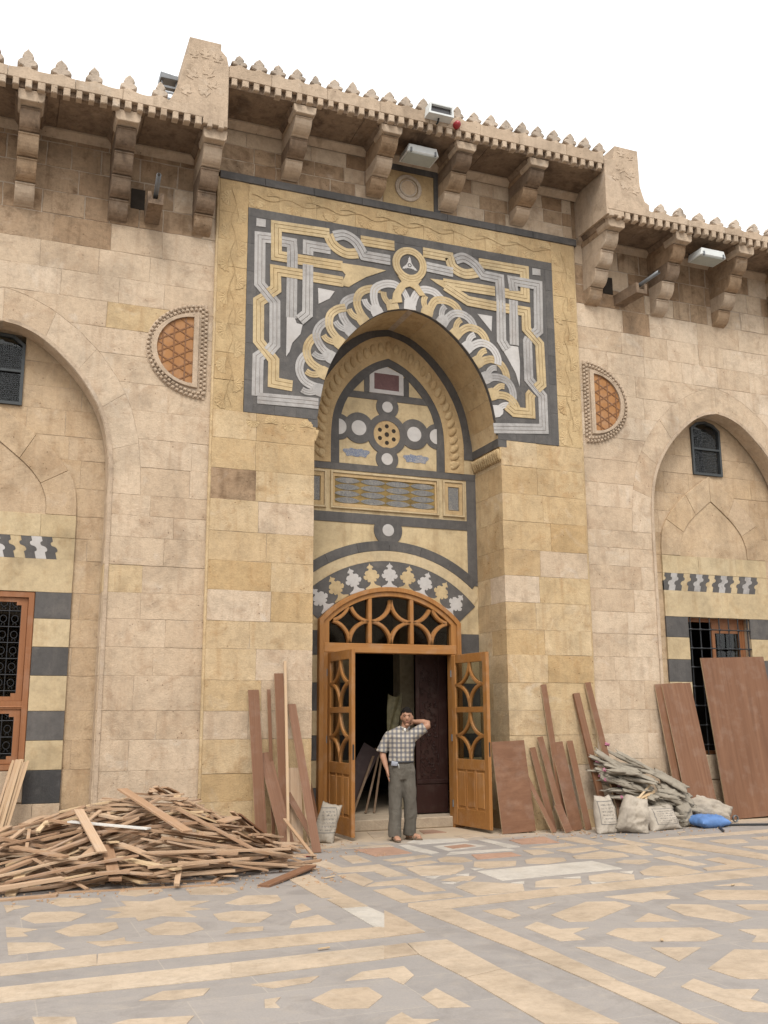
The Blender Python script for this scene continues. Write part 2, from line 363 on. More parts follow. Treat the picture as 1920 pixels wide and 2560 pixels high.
def merge(parts):
    V, F = [], []
    for v, f in parts:
        s = len(V); V += list(v); F += [tuple(i+s for i in q) for q in f]
    return V, F
def tube(pts, rad, n=8, caps=True):
    pts = [Vector(p) for p in pts]; V, F = [], []; m = len(pts)
    rads = rad if isinstance(rad, (list, tuple)) else [rad]*m
    up = Vector((0,0,1)); prev = None
    for i, p in enumerate(pts):
        d = (pts[min(i+1, m-1)]-pts[max(i-1, 0)]).normalized()
        if prev is None:
            a = d.cross(up) if abs(d.dot(up)) < .95 else d.cross(Vector((1,0,0)))
        else: a = prev - d*prev.dot(d)
        a.normalize(); prev = a; b = d.cross(a)
        for k in range(n):
            t = 2*pi*k/n; V.append(p+(a*cos(t)+b*sin(t))*rads[i])
    for i in range(m-1):
        for k in range(n):
            F.append((i*n+k, i*n+(k+1) % n, (i+1)*n+(k+1) % n, (i+1)*n+k))
    if caps: F.append(tuple(range(n))[::-1]); F.append(tuple((m-1)*n+k for k in range(n)))
    return V, F
def circle(cx, cz, r, n=28, a0=0, a1=2*pi, end=False):
    return [(cx+r*cos(a0+(a1-a0)*i/n), cz+r*sin(a0+(a1-a0)*i/n)) for i in range(n+(1 if end else 0))]
def sweep(pts, w, y0, h, grooved=True, taper=None):
    """flat strap lying on the plane y=y0, raised h towards -y, with two V grooves"""
    pts = [Vector(p) for p in pts]; n = len(pts)
    if grooved: prof = [(-.5,0),(-.5,1),(-.205,1),(-.18,.4),(-.155,1),(.155,1),(.18,.4),(.205,1),(.5,1),(.5,0)]; gi = {2,3,5,6}
    else: prof = [(-.5,0),(-.5,1),(.5,1),(.5,0)]; gi = set()
    V, F, MI = [], [], []
    for i, p in enumerate(pts):
        d1 = (pts[i]-pts[i-1]).normalized() if i else (pts[1]-pts[0]).normalized()
        d2 = (pts[i+1]-pts[i]).normalized() if i < n-1 else d1
        n1 = Vector((-d1.y, d1.x)); n2 = Vector((-d2.y, d2.x)); m = (n1+n2)/max(1+n1.dot(n2), .4)
        ww = w if taper is None else w*taper[i]
        for u, hh in prof: V.append((p.x-m.x*u*ww, y0-h*hh, p.y-m.y*u*ww))
    k = len(prof)
    for i in range(n-1):
        for j in range(k-1):
            F.append((i*k+j, i*k+j+1, (i+1)*k+j+1, (i+1)*k+j)); MI.append(1 if j in gi else 0)
    F.append(tuple(range(k))[::-1]); F.append(tuple((n-1)*k+j for j in range(k))); MI += [0, 0]
    return V, F, MI
def arch_half(pts, x):
    return pts
def interp(tab, z):
    """tab: (halfwidth, z) with falling z"""
    if z >= tab[0][1]: return 0.
    for (a, za), (b, zb) in zip(tab, tab[1:]):
        if zb <= z <= za: return a+(b-a)*(za-z)/(za-zb) if za > zb else b
    return tab[-1][0]
def smooth_poly(pts, k=3):
    """Catmull-Rom refinement of an open polyline"""
    P = [Vector(p) for p in pts]; out = []
    for i in range(len(P)-1):
        p0, p1, p2, p3 = P[max(i-1,0)], P[i], P[i+1], P[min(i+2,len(P)-1)]
        for j in range(k):
            t = j/k; out.append(.5*((2*p1)+(p2-p0)*t+(2*p0-5*p1+4*p2-p3)*t*t+(3*p1-p0-3*p2+p3)*t**3))
    out.append(P[-1]); return [tuple(v) for v in out]

# ------------------------------------------------------------------ traced plans (metres)
# inlaid straps of the spandrel: colour, layer, centre line (x, z)
STRAPS=[
('g',1,[(-2.19, 8.46), (-2.36, 8.45), (-2.35, 7.72), (-2.12, 7.47), (-2.11, 6.83), (-2.2, 6.71)]),
('g',0,[(-2.29, 6.66), (-2.35, 6.61), (-2.35, 6.03)]),
('g',1,[(-2.35, 6.0), (-1.64, 6.02), (-1.45, 6.02)]),
('y',2,[(-1.3, 8.7), (-2.12, 8.67), (-2.11, 8.2), (-1.95, 8.2)]),
('y',1,[(-1.79, 8.2), (-1.09, 8.21)]),
('y',1,[(-1.08, 7.96), (-1.55, 7.96)]),
('y',2,[(-1.71, 7.97), (-2.12, 7.97), (-2.11, 7.68), (-2.2, 7.6)]),
('y',0,[(-2.26, 7.53), (-2.36, 7.45), (-2.35, 6.85), (-2.12, 6.59), (-2.12, 6.26), (-1.84, 6.24)]),
('g',0,[(-2.04, 8.44), (-1.88, 8.44), (-1.87, 8.3)]),
('g',3,[(-1.87, 8.3), (-1.87, 8.05)]),
('g',0,[(-1.87, 7.89), (-1.87, 7.27)]),
('g',0,[(-1.28, 8.45), (-1.63, 8.45), (-1.63, 8.3)]),
('g',3,[(-1.63, 8.14), (-1.63, 7.37), (-1.75, 7.25)]),
('y',1,[(-1.32, 8.68), (-1.23, 8.52), (-1.04, 8.43), (-0.85, 8.46)]),
('g',2,[(-1.23, 8.67), (-1.06, 8.72), (-0.88, 8.64), (-0.75, 8.44), (-0.32, 8.44)]),
('y',1,[(-0.8, 8.68), (-0.25, 8.69)]),
('y',1,[(0.23, 8.67), (0.68, 8.67), (0.74, 8.51), (0.94, 8.43), (1.17, 8.49)]),
('g',2,[(0.78, 8.64), (0.93, 8.7), (1.12, 8.62), (1.26, 8.46), (1.56, 8.45), (1.57, 8.08)]),
('g',1,[(0.28, 8.44), (0.74, 8.42)]),
('y',1,[(1.2, 8.66), (2.02, 8.67), (2.02, 8.21), (1.64, 8.22)]),
('y',1,[(1.47, 8.22), (0.57, 8.21)]),
('g',3,[(1.57, 8.08), (1.56, 7.4), (1.65, 7.27)]),
('g',3,[(1.81, 8.28), (1.79, 8.45), (2.26, 8.45), (2.24, 7.67), (2.15, 7.59)]),
('g',0,[(1.8, 8.12), (1.79, 7.36)]),
('g',0,[(2.06, 7.51), (2.03, 7.45), (2.03, 6.82), (2.27, 6.57), (2.27, 6.03), (1.38, 5.95)]),
('y',2,[(0.6, 8.17), (0.99, 7.98), (1.72, 7.96)]),
('y',2,[(1.87, 7.96), (2.02, 7.96), (2.02, 7.66), (2.25, 7.44), (2.26, 6.77), (2.16, 6.68)]),
('y',1,[(2.08, 6.6), (2.04, 6.55), (2.04, 6.26), (1.75, 6.25), (1.62, 6.34)]),
]
FLATS=[
('w',[(-1.47, 7.8), (-1.21, 7.79), (-1.29, 7.66), (-1.46, 7.55)]),
('w',[(1.15, 7.79), (1.41, 7.79), (1.39, 7.53), (1.26, 7.67)]),
('g',[(-2.42, 8.74), (-2.28, 8.74), (-2.28, 8.62), (-2.42, 8.61)]),
('g',[(2.17, 8.74), (2.32, 8.74), (2.32, 8.63), (2.17, 8.62)]),
('w',[(-1.94, 7.27), (-1.82, 7.28), (-1.79, 7.2), (-1.7, 7.19), (-1.73, 7.04), (-1.85, 6.89), (-1.89, 6.75), (-1.94, 6.67)]),
('w',[(1.52, 7.34), (1.65, 7.29), (1.72, 7.34), (1.86, 7.34), (1.88, 7.08), (1.86, 6.68), (1.8, 6.89), (1.67, 7.11)]),
('y',[(-1.12, 8.26), (-0.64, 8.27), (-0.39, 8.26), (-0.71, 8.1), (-0.92, 7.95), (-0.99, 7.89), (-1.12, 7.9), (-1.08, 7.99), (-1.04, 8.08), (-1.12, 8.16)]),
('y',[(0.34, 8.25), (0.57, 8.26), (0.6, 8.12), (0.45, 8.19)]),
]
SLABS=[
('c',[(-3.89, -3.34), (-3.88, -3.58), (-3.6, -3.69), (-3.83, -3.9), (-3.68, -4.07), (-3.9, -4.08), (-3.85, -4.38), (-4.11, -4.22), (-4.32, -4.36), (-4.32, -4.18), (-4.56, -4.13), (-4.39, -3.91), (-4.55, -3.7), (-4.32, -3.65), (-4.34, -3.38), (-4.09, -3.51)]),
('c',[(-4.09, -2.64), (-3.9, -2.8), (-3.9, -3.01), (-4.18, -3.2), (-4.32, -3.03), (-4.27, -2.78)]),
('c',[(-3.52, -2.89), (-3.26, -3.07), (-3.25, -3.33), (-3.38, -3.44), (-3.7, -3.3), (-3.69, -3.03)]),
('c',[(-4.85, -3.0), (-4.5, -3.15), (-4.5, -3.34), (-4.63, -3.46), (-4.85, -3.46), (-4.96, -3.2)]),
('c',[(-3.24, -3.56), (-2.96, -3.64), (-3.0, -3.92), (-3.13, -4.04), (-3.41, -3.99), (-3.5, -3.86)]),
('c',[(-5.11, -3.63), (-4.8, -3.71), (-4.68, -3.89), (-4.82, -4.14), (-5.1, -4.12), (-5.2, -3.88)]),
('c',[(-3.49, -4.24), (-3.27, -4.39), (-3.25, -4.53), (-3.43, -4.79), (-3.54, -4.77), (-3.71, -4.57), (-3.7, -4.31)]),
('c',[(-4.81, -4.3), (-4.49, -4.33), (-4.5, -4.57), (-4.66, -4.77), (-4.88, -4.74), (-4.97, -4.51)]),
('c',[(-4.1, -4.48), (-3.91, -4.6), (-3.89, -4.88), (-4.08, -5.02), (-4.29, -4.93), (-4.32, -4.7)]),
('c',[(-5.32, -3.17), (-5.1, -3.32), (-5.24, -3.43), (-5.3, -3.57)]),
('c',[(-5.32, -4.18), (-5.09, -4.37), (-5.2, -4.46), (-5.17, -4.6), (-5.32, -4.58)]),
('c',[(-4.78, -4.98), (-4.61, -5.01), (-4.5, -4.93), (-4.51, -5.07), (-4.4, -5.16), (-4.69, -5.18)]),
('c',[(-3.66, -4.91), (-3.44, -4.96), (-3.48, -5.1), (-3.78, -5.1)]),
('c',[(-2.87, -4.13), (-2.88, -4.44), (-3.05, -4.56), (-2.97, -4.23)]),
('c',[(-2.9, -4.68), (-2.89, -5.1), (-3.27, -5.09), (-3.17, -4.85)]),
('c',[(-5.32, -4.78), (-5.03, -4.9), (-4.94, -5.15), (-5.32, -5.2)]),
('c',[(-3.5, -6.57), (-3.6, -6.7), (-3.85, -6.74), (-3.95, -6.61)]),
('c',[(-3.22, -6.58), (-2.91, -6.55), (-2.94, -6.79), (-3.09, -6.97), (-3.11, -6.77), (-3.39, -6.75)]),
('c',[(-3.52, -6.9), (-3.31, -6.94), (-3.3, -7.16), (-3.46, -7.35), (-3.65, -7.29), (-3.71, -7.07)]),
('c',[(-4.48, -6.55), (-4.2, -6.59), (-4.27, -6.73), (-4.44, -6.76), (-4.64, -6.7)]),
('c',[(-3.96, -6.96), (-3.86, -6.95), (-3.92, -7.05), (-3.92, -7.15), (-4.0, -7.12)]),
('c',[(-4.74, -7.05), (-4.4, -7.12), (-4.47, -7.26), (-4.84, -7.1)]),
('c',[(-5.23, -6.8), (-5.01, -6.89), (-5.01, -7.03), (-5.22, -6.95)]),
('c',[(-2.94, -7.12), (-2.92, -7.55), (-3.1, -7.5), (-3.1, -7.27)]),
('c',[(-3.32, -7.5), (-3.31, -7.64), (-3.18, -7.7), (-3.29, -7.75), (-3.49, -7.67), (-3.42, -7.58)]),
('c',[(-1.57, -5.06), (-1.37, -5.03), (-1.37, -5.36), (-1.54, -5.47)]),
('c',[(-1.14, -5.07), (-0.81, -4.98), (-1.14, -5.19)]),
('c',[(-0.55, -5.06), (-0.3, -5.14), (-0.29, -5.36), (-0.96, -5.79), (-1.15, -5.74), (-1.13, -5.44)]),
('c',[(-1.38, -5.64), (-1.36, -5.95), (-1.12, -5.99), (-1.35, -6.12), (-1.38, -6.34), (-1.58, -6.31), (-1.58, -5.79)]),
('c',[(-0.26, -4.91), (0.51, -4.87), (0.32, -5.03), (0.31, -5.25), (0.08, -5.18), (-0.11, -5.28)]),
('c',[(0.57, -5.11), (0.82, -4.98), (1.52, -5.32), (1.4, -5.56), (1.17, -5.69), (0.52, -5.4)]),
('c',[(1.04, -4.82), (1.39, -4.79), (1.35, -4.96)]),
('c',[(-0.06, -5.54), (0.07, -5.44), (0.34, -5.59), (0.3, -6.18), (0.01, -6.27), (-0.14, -5.89)]),
('c',[(-0.35, -5.69), (-0.33, -6.06), (-0.67, -5.94)]),
('c',[(-1.13, -6.23), (-0.94, -6.1), (-0.33, -6.33), (-0.37, -6.62), (-0.61, -6.72), (-1.09, -6.52)]),
('c',[(-1.58, -6.52), (-1.36, -6.61), (-1.35, -7.24), (-1.57, -7.42)]),
('c',[(-1.1, -6.74), (-0.77, -6.87), (-1.17, -7.14)]),
('c',[(-0.12, -6.5), (0.21, -6.6), (-0.11, -6.98), (-0.32, -6.87), (-0.15, -6.73)]),
('c',[(-0.6, -7.01), (-0.31, -7.16), (-0.48, -7.5), (-0.82, -7.78), (-1.11, -7.65), (-1.12, -7.37)]),
('c',[(-1.37, -7.54), (-1.36, -7.81), (-1.17, -7.89), (-1.37, -8.04), (-1.32, -8.24), (-1.41, -8.3), (-1.57, -8.21), (-1.56, -7.66)]),
('c',[(0.56, -5.69), (0.96, -5.8), (0.72, -6.06), (0.5, -5.89)]),
('c',[(-1.1, -2.51), (-0.57, -2.63), (-0.68, -2.91), (-0.91, -3.16), (-1.22, -3.16), (-1.27, -2.74)]),
('c',[(-0.34, -2.46), (0.12, -2.6), (-0.06, -2.91), (-0.46, -2.97), (-0.52, -2.8)]),
('c',[(-1.27, -3.91), (-1.0, -3.68), (-0.59, -4.01), (-0.77, -4.36), (-1.29, -4.4)]),
('c',[(-0.41, -3.94), (-0.24, -3.86), (0.1, -3.96), (-0.03, -4.18), (-0.31, -4.32), (-0.57, -4.21)]),
('c',[(0.27, -3.84), (0.61, -3.74), (0.74, -3.96), (0.57, -4.21), (0.13, -4.2), (0.13, -4.06)]),
('c',[(-1.23, -3.48), (-0.93, -3.32), (-0.79, -3.41), (-0.97, -3.62)]),
('w',[(-0.64, -3.11), (0.9, -2.94), (0.88, -3.56), (-0.68, -3.75)]),
('w',[(-1.29, -3.24), (-1.12, -3.24), (-1.24, -3.37)]),
('w',[(-0.94, -3.23), (-0.78, -3.22), (-0.85, -3.35)]),
('w',[(-0.66, -3.9), (-0.49, -3.86), (-0.57, -4.0)]),
('w',[(-0.61, -2.91), (-0.48, -2.96), (-0.62, -3.02)]),
('w',[(-1.29, -3.63), (-1.09, -3.64), (-1.21, -3.74)]),
('w',[(0.72, -3.74), (0.89, -3.74), (0.76, -3.89)]),
('w',[(0.08, -4.15), (0.2, -4.25), (0.02, -4.29)]),
('w',[(-0.02, -3.84), (0.18, -3.83), (0.12, -3.93)]),
('w',[(0.68, -4.18), (0.84, -4.19), (0.68, -4.24)]),
('c',[(-2.07, -1.75), (-1.86, -1.7), (-1.86, -2.3), (-1.51, -2.25), (-1.4, -2.22), (-1.42, -3.08), (-1.65, -3.07), (-1.64, -2.67), (-2.02, -2.6)]),
('c',[(-1.59, -1.41), (-1.38, -1.44), (-1.4, -2.0), (-1.65, -2.04)]),
('c',[(-2.08, -2.76), (-1.86, -2.73), (-1.87, -3.28), (-2.07, -3.53)]),
('c',[(-2.06, -3.55), (-1.88, -3.35), (-1.4, -3.29), (-1.43, -4.04), (-1.66, -4.04), (-1.67, -3.56)]),
('c',[(-2.06, -3.76), (-1.82, -3.71), (-1.83, -4.19), (-1.44, -4.19), (-1.42, -4.39), (-2.06, -4.46)]),
('c',[(-1.34, -0.8), (-0.67, -0.64), (-0.67, -0.85), (-1.17, -0.84)]),
('c',[(-1.24, -1.92), (-0.63, -1.72), (-0.6, -1.89), (-1.19, -2.1)]),
('c',[(-1.28, -2.28), (-0.77, -2.18), (-0.73, -2.34), (-1.16, -2.5)]),
('c',[(-1.23, -2.58), (-0.96, -2.56), (-0.6, -2.72), (-0.71, -2.94), (-0.99, -3.21), (-1.3, -3.14)]),
('c',[(-0.64, -2.11), (-0.45, -1.96), (-0.3, -2.11), (-0.33, -2.4), (-0.53, -2.46), (-0.7, -2.31)]),
('c',[(-1.22, -3.49), (-1.0, -3.35), (-0.87, -3.47), (-1.1, -3.64)]),
('c',[(-1.6, -0.5), (-1.27, -0.47), (-1.3, -0.64), (-1.66, -0.75)]),
('c',[(0.51, -0.13), (0.78, -0.03), (0.79, -0.37), (0.53, -0.42)]),
('c',[(0.82, -0.42), (1.26, -0.4), (1.18, -0.54), (0.79, -0.62)]),
('c',[(-0.43, 0.75), (-0.15, 0.79), (-0.4, 0.17), (-0.6, 0.04)]),
('r',[(-1.23, -0.94), (-0.7, -0.9), (-0.7, -1.52), (-1.21, -1.62)]),
('r',[(0.33, 0.64), (0.56, 0.66), (0.6, 0.28), (0.22, 0.22)]),
('r',[(-0.12, -1.94), (0.42, -1.93), (0.38, -2.25), (-0.23, -2.32)]),
('r',[(0.97, -0.87), (1.59, -0.72), (1.43, -1.38), (0.9, -1.33)]),
('r',[(-0.1, -1.13), (0.26, -1.01), (0.29, -1.25), (-0.08, -1.36)]),
('w',[(-0.37, -0.57), (-0.18, -0.36), (0.49, -0.45), (0.45, -0.74), (-0.3, -0.8)]),
('w',[(-0.57, -0.78), (-0.44, -0.79), (-0.39, -1.61), (-0.54, -1.71), (-0.62, -1.21)]),
('w',[(0.6, -0.7), (0.74, -0.72), (0.77, -1.52), (0.57, -1.56)]),
('w',[(-0.25, -1.63), (0.53, -1.63), (0.55, -1.78), (-0.39, -1.83)]),
('W',[(-0.21, -1.03), (0.31, -0.88), (0.44, -1.26), (-0.22, -1.51)]),
('c',[(2.14, -1.28), (2.39, -1.27), (2.36, -2.06), (2.15, -2.1)]),
('c',[(1.63, -0.96), (1.97, -0.93), (1.89, -1.69), (1.67, -1.72)]),
('c',[(1.64, -1.98), (2.2, -1.91), (1.83, -2.8), (1.69, -2.79)]),
('c',[(2.14, -2.36), (2.38, -2.26), (2.4, -3.06), (2.07, -3.05)]),
('c',[(1.68, -3.01), (1.92, -2.99), (1.89, -3.68), (1.67, -3.71)]),
('c',[(2.13, -3.35), (2.38, -3.29), (2.34, -4.06), (1.61, -4.03), (1.67, -3.88), (2.1, -3.77)]),
('c',[(2.5, -1.71), (3.04, -1.68), (3.05, -3.48), (2.75, -3.81), (2.62, -2.79)]),
('c',[(3.29, -2.01), (3.55, -1.92), (3.8, -2.06), (3.65, -2.34), (3.26, -2.38)]),
('c',[(3.26, -2.65), (3.53, -2.66), (3.63, -2.86), (3.48, -3.03), (3.27, -2.9)]),
('c',[(4.02, -1.95), (4.49, -1.93), (4.2, -2.24), (3.99, -2.15)]),
('c',[(0.9, -2.53), (1.44, -2.3), (1.58, -2.56), (1.5, -2.8), (1.11, -2.86), (0.83, -2.71)]),
('c',[(1.08, -3.14), (1.27, -3.03), (1.5, -3.11), (1.46, -3.27), (1.23, -3.37)]),
('c',[(0.9, -3.83), (1.29, -3.54), (1.54, -3.62), (1.5, -4.11), (1.0, -4.2), (0.82, -4.01)]),
('c',[(0.24, -2.58), (0.45, -2.47), (0.74, -2.6), (0.64, -2.82), (0.33, -2.94), (0.13, -2.81)]),
('c',[(0.84, -1.63), (1.48, -1.46), (1.5, -1.68), (1.04, -1.79)]),
('c',[(1.0, -2.0), (1.56, -1.9), (1.52, -2.16), (1.05, -2.32)]),
('c',[(0.63, -1.84), (0.87, -1.87), (0.86, -2.19), (0.53, -2.27)]),
('c',[(2.54, -1.55), (5.12, -1.26), (4.85, -1.55), (2.78, -1.71)]),
('c',[(1.12, -4.84), (1.39, -4.8), (1.39, -4.96)]),
('c',[(-5.38, -5.46), (-4.75, -5.42), (-4.78, -5.74), (-5.38, -5.79)]),
('c',[(-4.74, -5.42), (-3.96, -5.38), (-4.03, -5.72), (-4.78, -5.74)]),
('c',[(-3.96, -5.38), (-2.57, -5.34), (-2.71, -5.69), (-4.03, -5.72)]),
('c',[(-5.39, -6.09), (-4.72, -6.06), (-4.76, -6.41), (-5.39, -6.44)]),
('c',[(-4.72, -6.06), (-3.94, -6.03), (-4.03, -6.41), (-4.76, -6.41)]),
('c',[(-3.94, -6.03), (-2.81, -5.95), (-2.96, -6.32), (-4.03, -6.41)]),
('c',[(-2.62, -2.82), (-2.34, -2.62), (-2.4, -3.99), (-2.64, -3.95)]),
('c',[(-2.67, -6.98), (-2.36, -6.88), (-2.33, -8.15), (-2.7, -8.0)]),
('c',[(-2.63, -5.95), (-2.32, -5.95), (-2.36, -6.87), (-2.67, -6.97), (-2.69, -6.29)]),
('c',[(-2.82, -5.97), (-2.64, -5.94), (-2.69, -6.28), (-2.96, -6.31)]),
('w',[(-2.63, -4.51), (-2.4, -4.52), (-2.35, -5.64), (-2.65, -5.31)]),
('c',[(-2.62, -4.07), (-2.39, -3.88), (-2.39, -4.5), (-2.62, -4.49)]),
('c',[(-2.33, -4.73), (-2.33, -5.23), (-2.36, -5.65), (-2.71, -5.69)]),
('c',[(-2.08, -4.67), (-1.78, -4.88), (-1.78, -5.68), (-2.03, -5.71)]),
('c',[(-2.04, -5.72), (-1.78, -5.69), (-1.78, -6.45), (-2.0, -6.47)]),
('c',[(-2.0, -6.48), (-1.78, -6.46), (-1.83, -7.38), (-2.0, -7.28)]),
('c',[(-2.0, -7.28), (-1.84, -7.38), (-1.82, -7.88), (-2.01, -7.84)]),
('c',[(-2.01, -7.85), (-1.82, -7.89), (-1.85, -8.35), (-2.03, -8.27)]),
('c',[(-2.02, -4.52), (-1.28, -4.47), (-1.38, -4.8), (-1.78, -4.86), (-2.08, -4.65)]),
('c',[(-1.28, -4.47), (-0.48, -4.35), (-0.61, -4.69), (-1.38, -4.8)]),
('c',[(-0.48, -4.35), (0.58, -4.26), (0.4, -4.63), (-0.61, -4.69)]),
('c',[(0.58, -4.26), (2.33, -4.13), (2.15, -4.53), (0.4, -4.63)]),
]
# ------------------------------------------------------------------ ground
def lcg(seed):
    return random.Random(seed)
def build_floor():
    V, F = slab([[(-60,-60),(60,-60),(60,7),(-60,7)]], 0.0, .25, FZ)
    fl = mesh_obj('courtyard_floor', V, F, 'fl_grey'); tag(fl, kind='structure')
    z = 0
    allslabs = list(SLABS)
    for c, p in SLABS:                                  # the same field again on the far side of the central panel
        if max(q[0] for q in p) < -2.65 and max(q[1] for q in p) < -3.45: allslabs.append((c, [(-x, y) for x, y in p]))
    for c, p in SLABS:                                  # and its neighbours beyond the strips on either hand
        xs_, ys_ = [q[0] for q in p], [q[1] for q in p]
        if max(xs_) < -2.50 and max(ys_) < -2.5: allslabs.append((c, [(-10.9-x, y) for x, y in p]))
        if min(xs_) > -1.72 and max(ys_) < -4.75 and max(xs_) < 2.3: allslabs.append((c, [(x+4.35, y+.25) for x, y in p]))
    for i, (c, p) in enumerate(allslabs):
        top = .0035+.00003*i if c != 'W' else .002
        m = {'c': 'fl_cream', 'w': 'fl_white', 'W': 'fl_white', 'r': 'fl_red'}[c]
        V, F = slab([p], -top, .02, FZ, .0012)
        mesh_obj('paving_slab', V, F, m, fl)
    return fl
build_floor()

# ------------------------------------------------------------------ ashlar
def courses(parent, zs, spans, yf, depth, mat, wmin=.45, wmax=.95, seed=1, gap=.0012, ch=.0022, name='stone_block', jitter=.0035, wob=.003, deep=None):
    R = lcg(seed)
    for ci, (z0, z1) in enumerate(zip(zs, zs[1:])):
        for (l, r) in spans(z0, z1):
            N = 5
            zz = [z0+(z1-z0)*k/N for k in range(N+1)]
            lf = l if callable(l) else (lambda z, l=l: l); rf = r if callable(r) else (lambda z, r=r: r)
            lc = callable(l); rc = callable(r)
            lmax = max(lf(z) for z in zz); rmin = min(rf(z) for z in zz)
            if rmin-lmax < .04: continue
            xs = [None]; x = lmax
            while True:
                wd = R.uniform(wmin, wmax)
                if x+wd > rmin-wmin*.55: break
                x += wd; xs.append(x)
            xs.append(None); sk = [R.uniform(-.008, .008) for _ in xs]
            for k in range(len(xs)-1):
                left = [(lf(z), z) for z in (zz[::-1] if lc else (z1, z0))] if xs[k] is None else [(xs[k]+sk[k], z1), (xs[k], z0)]
                right = [(rf(z), z) for z in (zz if rc else (z0, z1))] if xs[k+1] is None else [(xs[k+1], z0), (xs[k+1]+sk[k+1], z1)]
                d = depth if deep is None else deep(ci, k, len(xs)-1, depth)
                y = yf+R.uniform(-jitter, jitter)
                ol = left+right; o2 = []
                for q in range(len(ol)):                      # worn, slightly wavy arrises
                    p0, p1 = ol[q], ol[(q+1) % len(ol)]; ln = math.hypot(p1[0]-p0[0], p1[1]-p0[1]); m_ = 1 if ln < .2 else (3 if ln < .5 else 5)
                    o2.append(p0)
                    for h in range(1, m_): t_ = h/m_; o2.append((p0[0]+(p1[0]-p0[0])*t_+R.uniform(-wob, wob), p0[1]+(p1[1]-p0[1])*t_+R.uniform(-wob, wob)))
                V, F = slab([o2], y, yf+d, FY, ch, gap)
                mm = mat(z0, z1, R) if callable(mat) else mat
                mesh_obj(name, V, F, mm, parent)

WC = 5.74                                                     # centre of the wing arches
W_IN = smooth_poly([(0,6.68),(.2,6.645),(.44,6.54),(.67,6.37),(.92,6.13),(1.12,5.87),(1.27,5.60),(1.37,5.29),(1.42,4.9),(1.43,4.5)], 2)
W_EX = [(0,7.15),(.3,7.07),(.62,6.92),(.95,6.69),(1.25,6.40),(1.5,6.06),(1.68,5.70),(1.79,5.3),(1.84,4.9),(1.86,4.5)]
ZW = [0,.28,.62,.96,1.34,1.70,2.14,2.5,2.86,3.2,3.56,3.93,4.22,4.5,4.88,5.27,5.66,6.04,6.42,6.78,7.15,7.52,7.9,8.3,8.64,9.0,9.36,9.62]
YW = .06

def trefoil(cx, z0, h, w, seed=0):
    """merlon outline: waist, two side lobes, pointed head"""
    half = [(.34,0),(.22,.07),(.17,.17),(.22,.235),(.40,.27),(.5,.37),(.48,.47),(.36,.55),(.26,.57),(.31,.66),(.22,.81),(.08,.93),(0,1.0)]
    R = lcg(seed); j = lambda: R.uniform(-.03, .03); sl = R.uniform(-.05, .05)
    pts = [(cx+a*w+j()*w+sl*b*h, z0+b*h) for a, b in half]+[(cx-a*w+j()*w+sl*b*h, z0+b*h) for a, b in half[-2::-1]]
    return pts

def corbel_profile(zb, zt, reach, lobes):
    """(y,z) outline of a stepped, scalloped bracket from the wall"""
    pts = [(0, zb)]
    for i in range(lobes):
        y0 = -reach*(i/lobes)**.9*.92; y1 = -reach*((i+1)/lobes)**.9
        a = zb+(zt-zb)*i/lobes; b = zb+(zt-zb)*(i+1)/lobes
        pts.append((y0-.035, a+.004))
        for k in range(1, 6):
            t = k/5*pi/2
            pts.append((y0-.035+(y1+.0-y0+.035)*sin(t)**1.3, a+(b-a)*.92*(1-cos(t))*.95+.01))
        pts.append((y1, b-.02))
    pts += [(-reach, zt), (0, zt)]
    return pts
def corbel(parent, cx, zb, zt, wd, wall_y, reach=.70, lobes=4, soff=None, mat='brown', cap='cornice'):
    c = group_part('corbel', parent, (cx, wall_y, zb)); R = lcg(int(abs(cx)*1000)+7)
    for i in range(lobes):
        y0 = -reach*(i/lobes)**.95-(.05 if i else .02); y1 = -reach*((i+1)/lobes)**.95
        a = zb+(zt-zb)*i/lobes; b2 = zb+(zt-zb)*(i+1)/lobes-.003; h = b2-a; ww = wd*(1+R.uniform(-.03,.03))
        prof = [(0, a), (y0+.02, a)]
        for k in range(7):
            t = k/6*pi/2; prof.append((y0+(y1-y0)*sin(t)**1.2, a+.012+h*.80*(1-cos(t))))
        prof += [(y1-.012, a+h*.86), (y1-.006, b2-.01), (y1+.012, b2), (0, b2)]
        n = len(prof); V, F = [], []; e = .012
        for x_, ins in ((cx-ww/2, e), (cx-ww/2+e, 0), (cx+ww/2-e, 0), (cx+ww/2, e)):
            for (y, z) in prof: V.append((x_, wall_y+min(0, y+(ins if y < -.001 else 0)), z))
        for r in range(3):
            for k in range(n): q = (k+1) % n; F.append((r*n+k, r*n+q, (r+1)*n+q, (r+1)*n+k))
        F.append(tuple(range(n))[::-1]); F.append(tuple(range(3*n, 4*n)))
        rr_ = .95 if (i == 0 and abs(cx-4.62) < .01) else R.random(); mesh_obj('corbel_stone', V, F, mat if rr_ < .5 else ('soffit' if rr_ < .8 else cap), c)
    # moulded cap and lintel beam carrying the slab
    V, F = slab([[(cx-wd*.62, zt+.03),(cx-wd*.52, zt),(cx+wd*.52, zt),(cx+wd*.62, zt+.03),(cx+wd*.66, soff-.002),(cx-wd*.66, soff-.002)]], -.79, -.45, FY, .008)
    mesh_obj('cap', V, F, cap, c)
    V, F = slab([[(cx-wd*.5, zt),(cx+wd*.5, zt),(cx+wd*.58, soff-.003),(cx-wd*.58, soff-.003)]], -.45, wall_y, FY)
    mesh_obj('lintel', V, F, mat, c)
    for sd in (-1, 1):
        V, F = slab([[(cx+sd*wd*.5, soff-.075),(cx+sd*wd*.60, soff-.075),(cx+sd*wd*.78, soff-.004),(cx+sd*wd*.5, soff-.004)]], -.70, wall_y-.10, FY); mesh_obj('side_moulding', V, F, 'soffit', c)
    return c

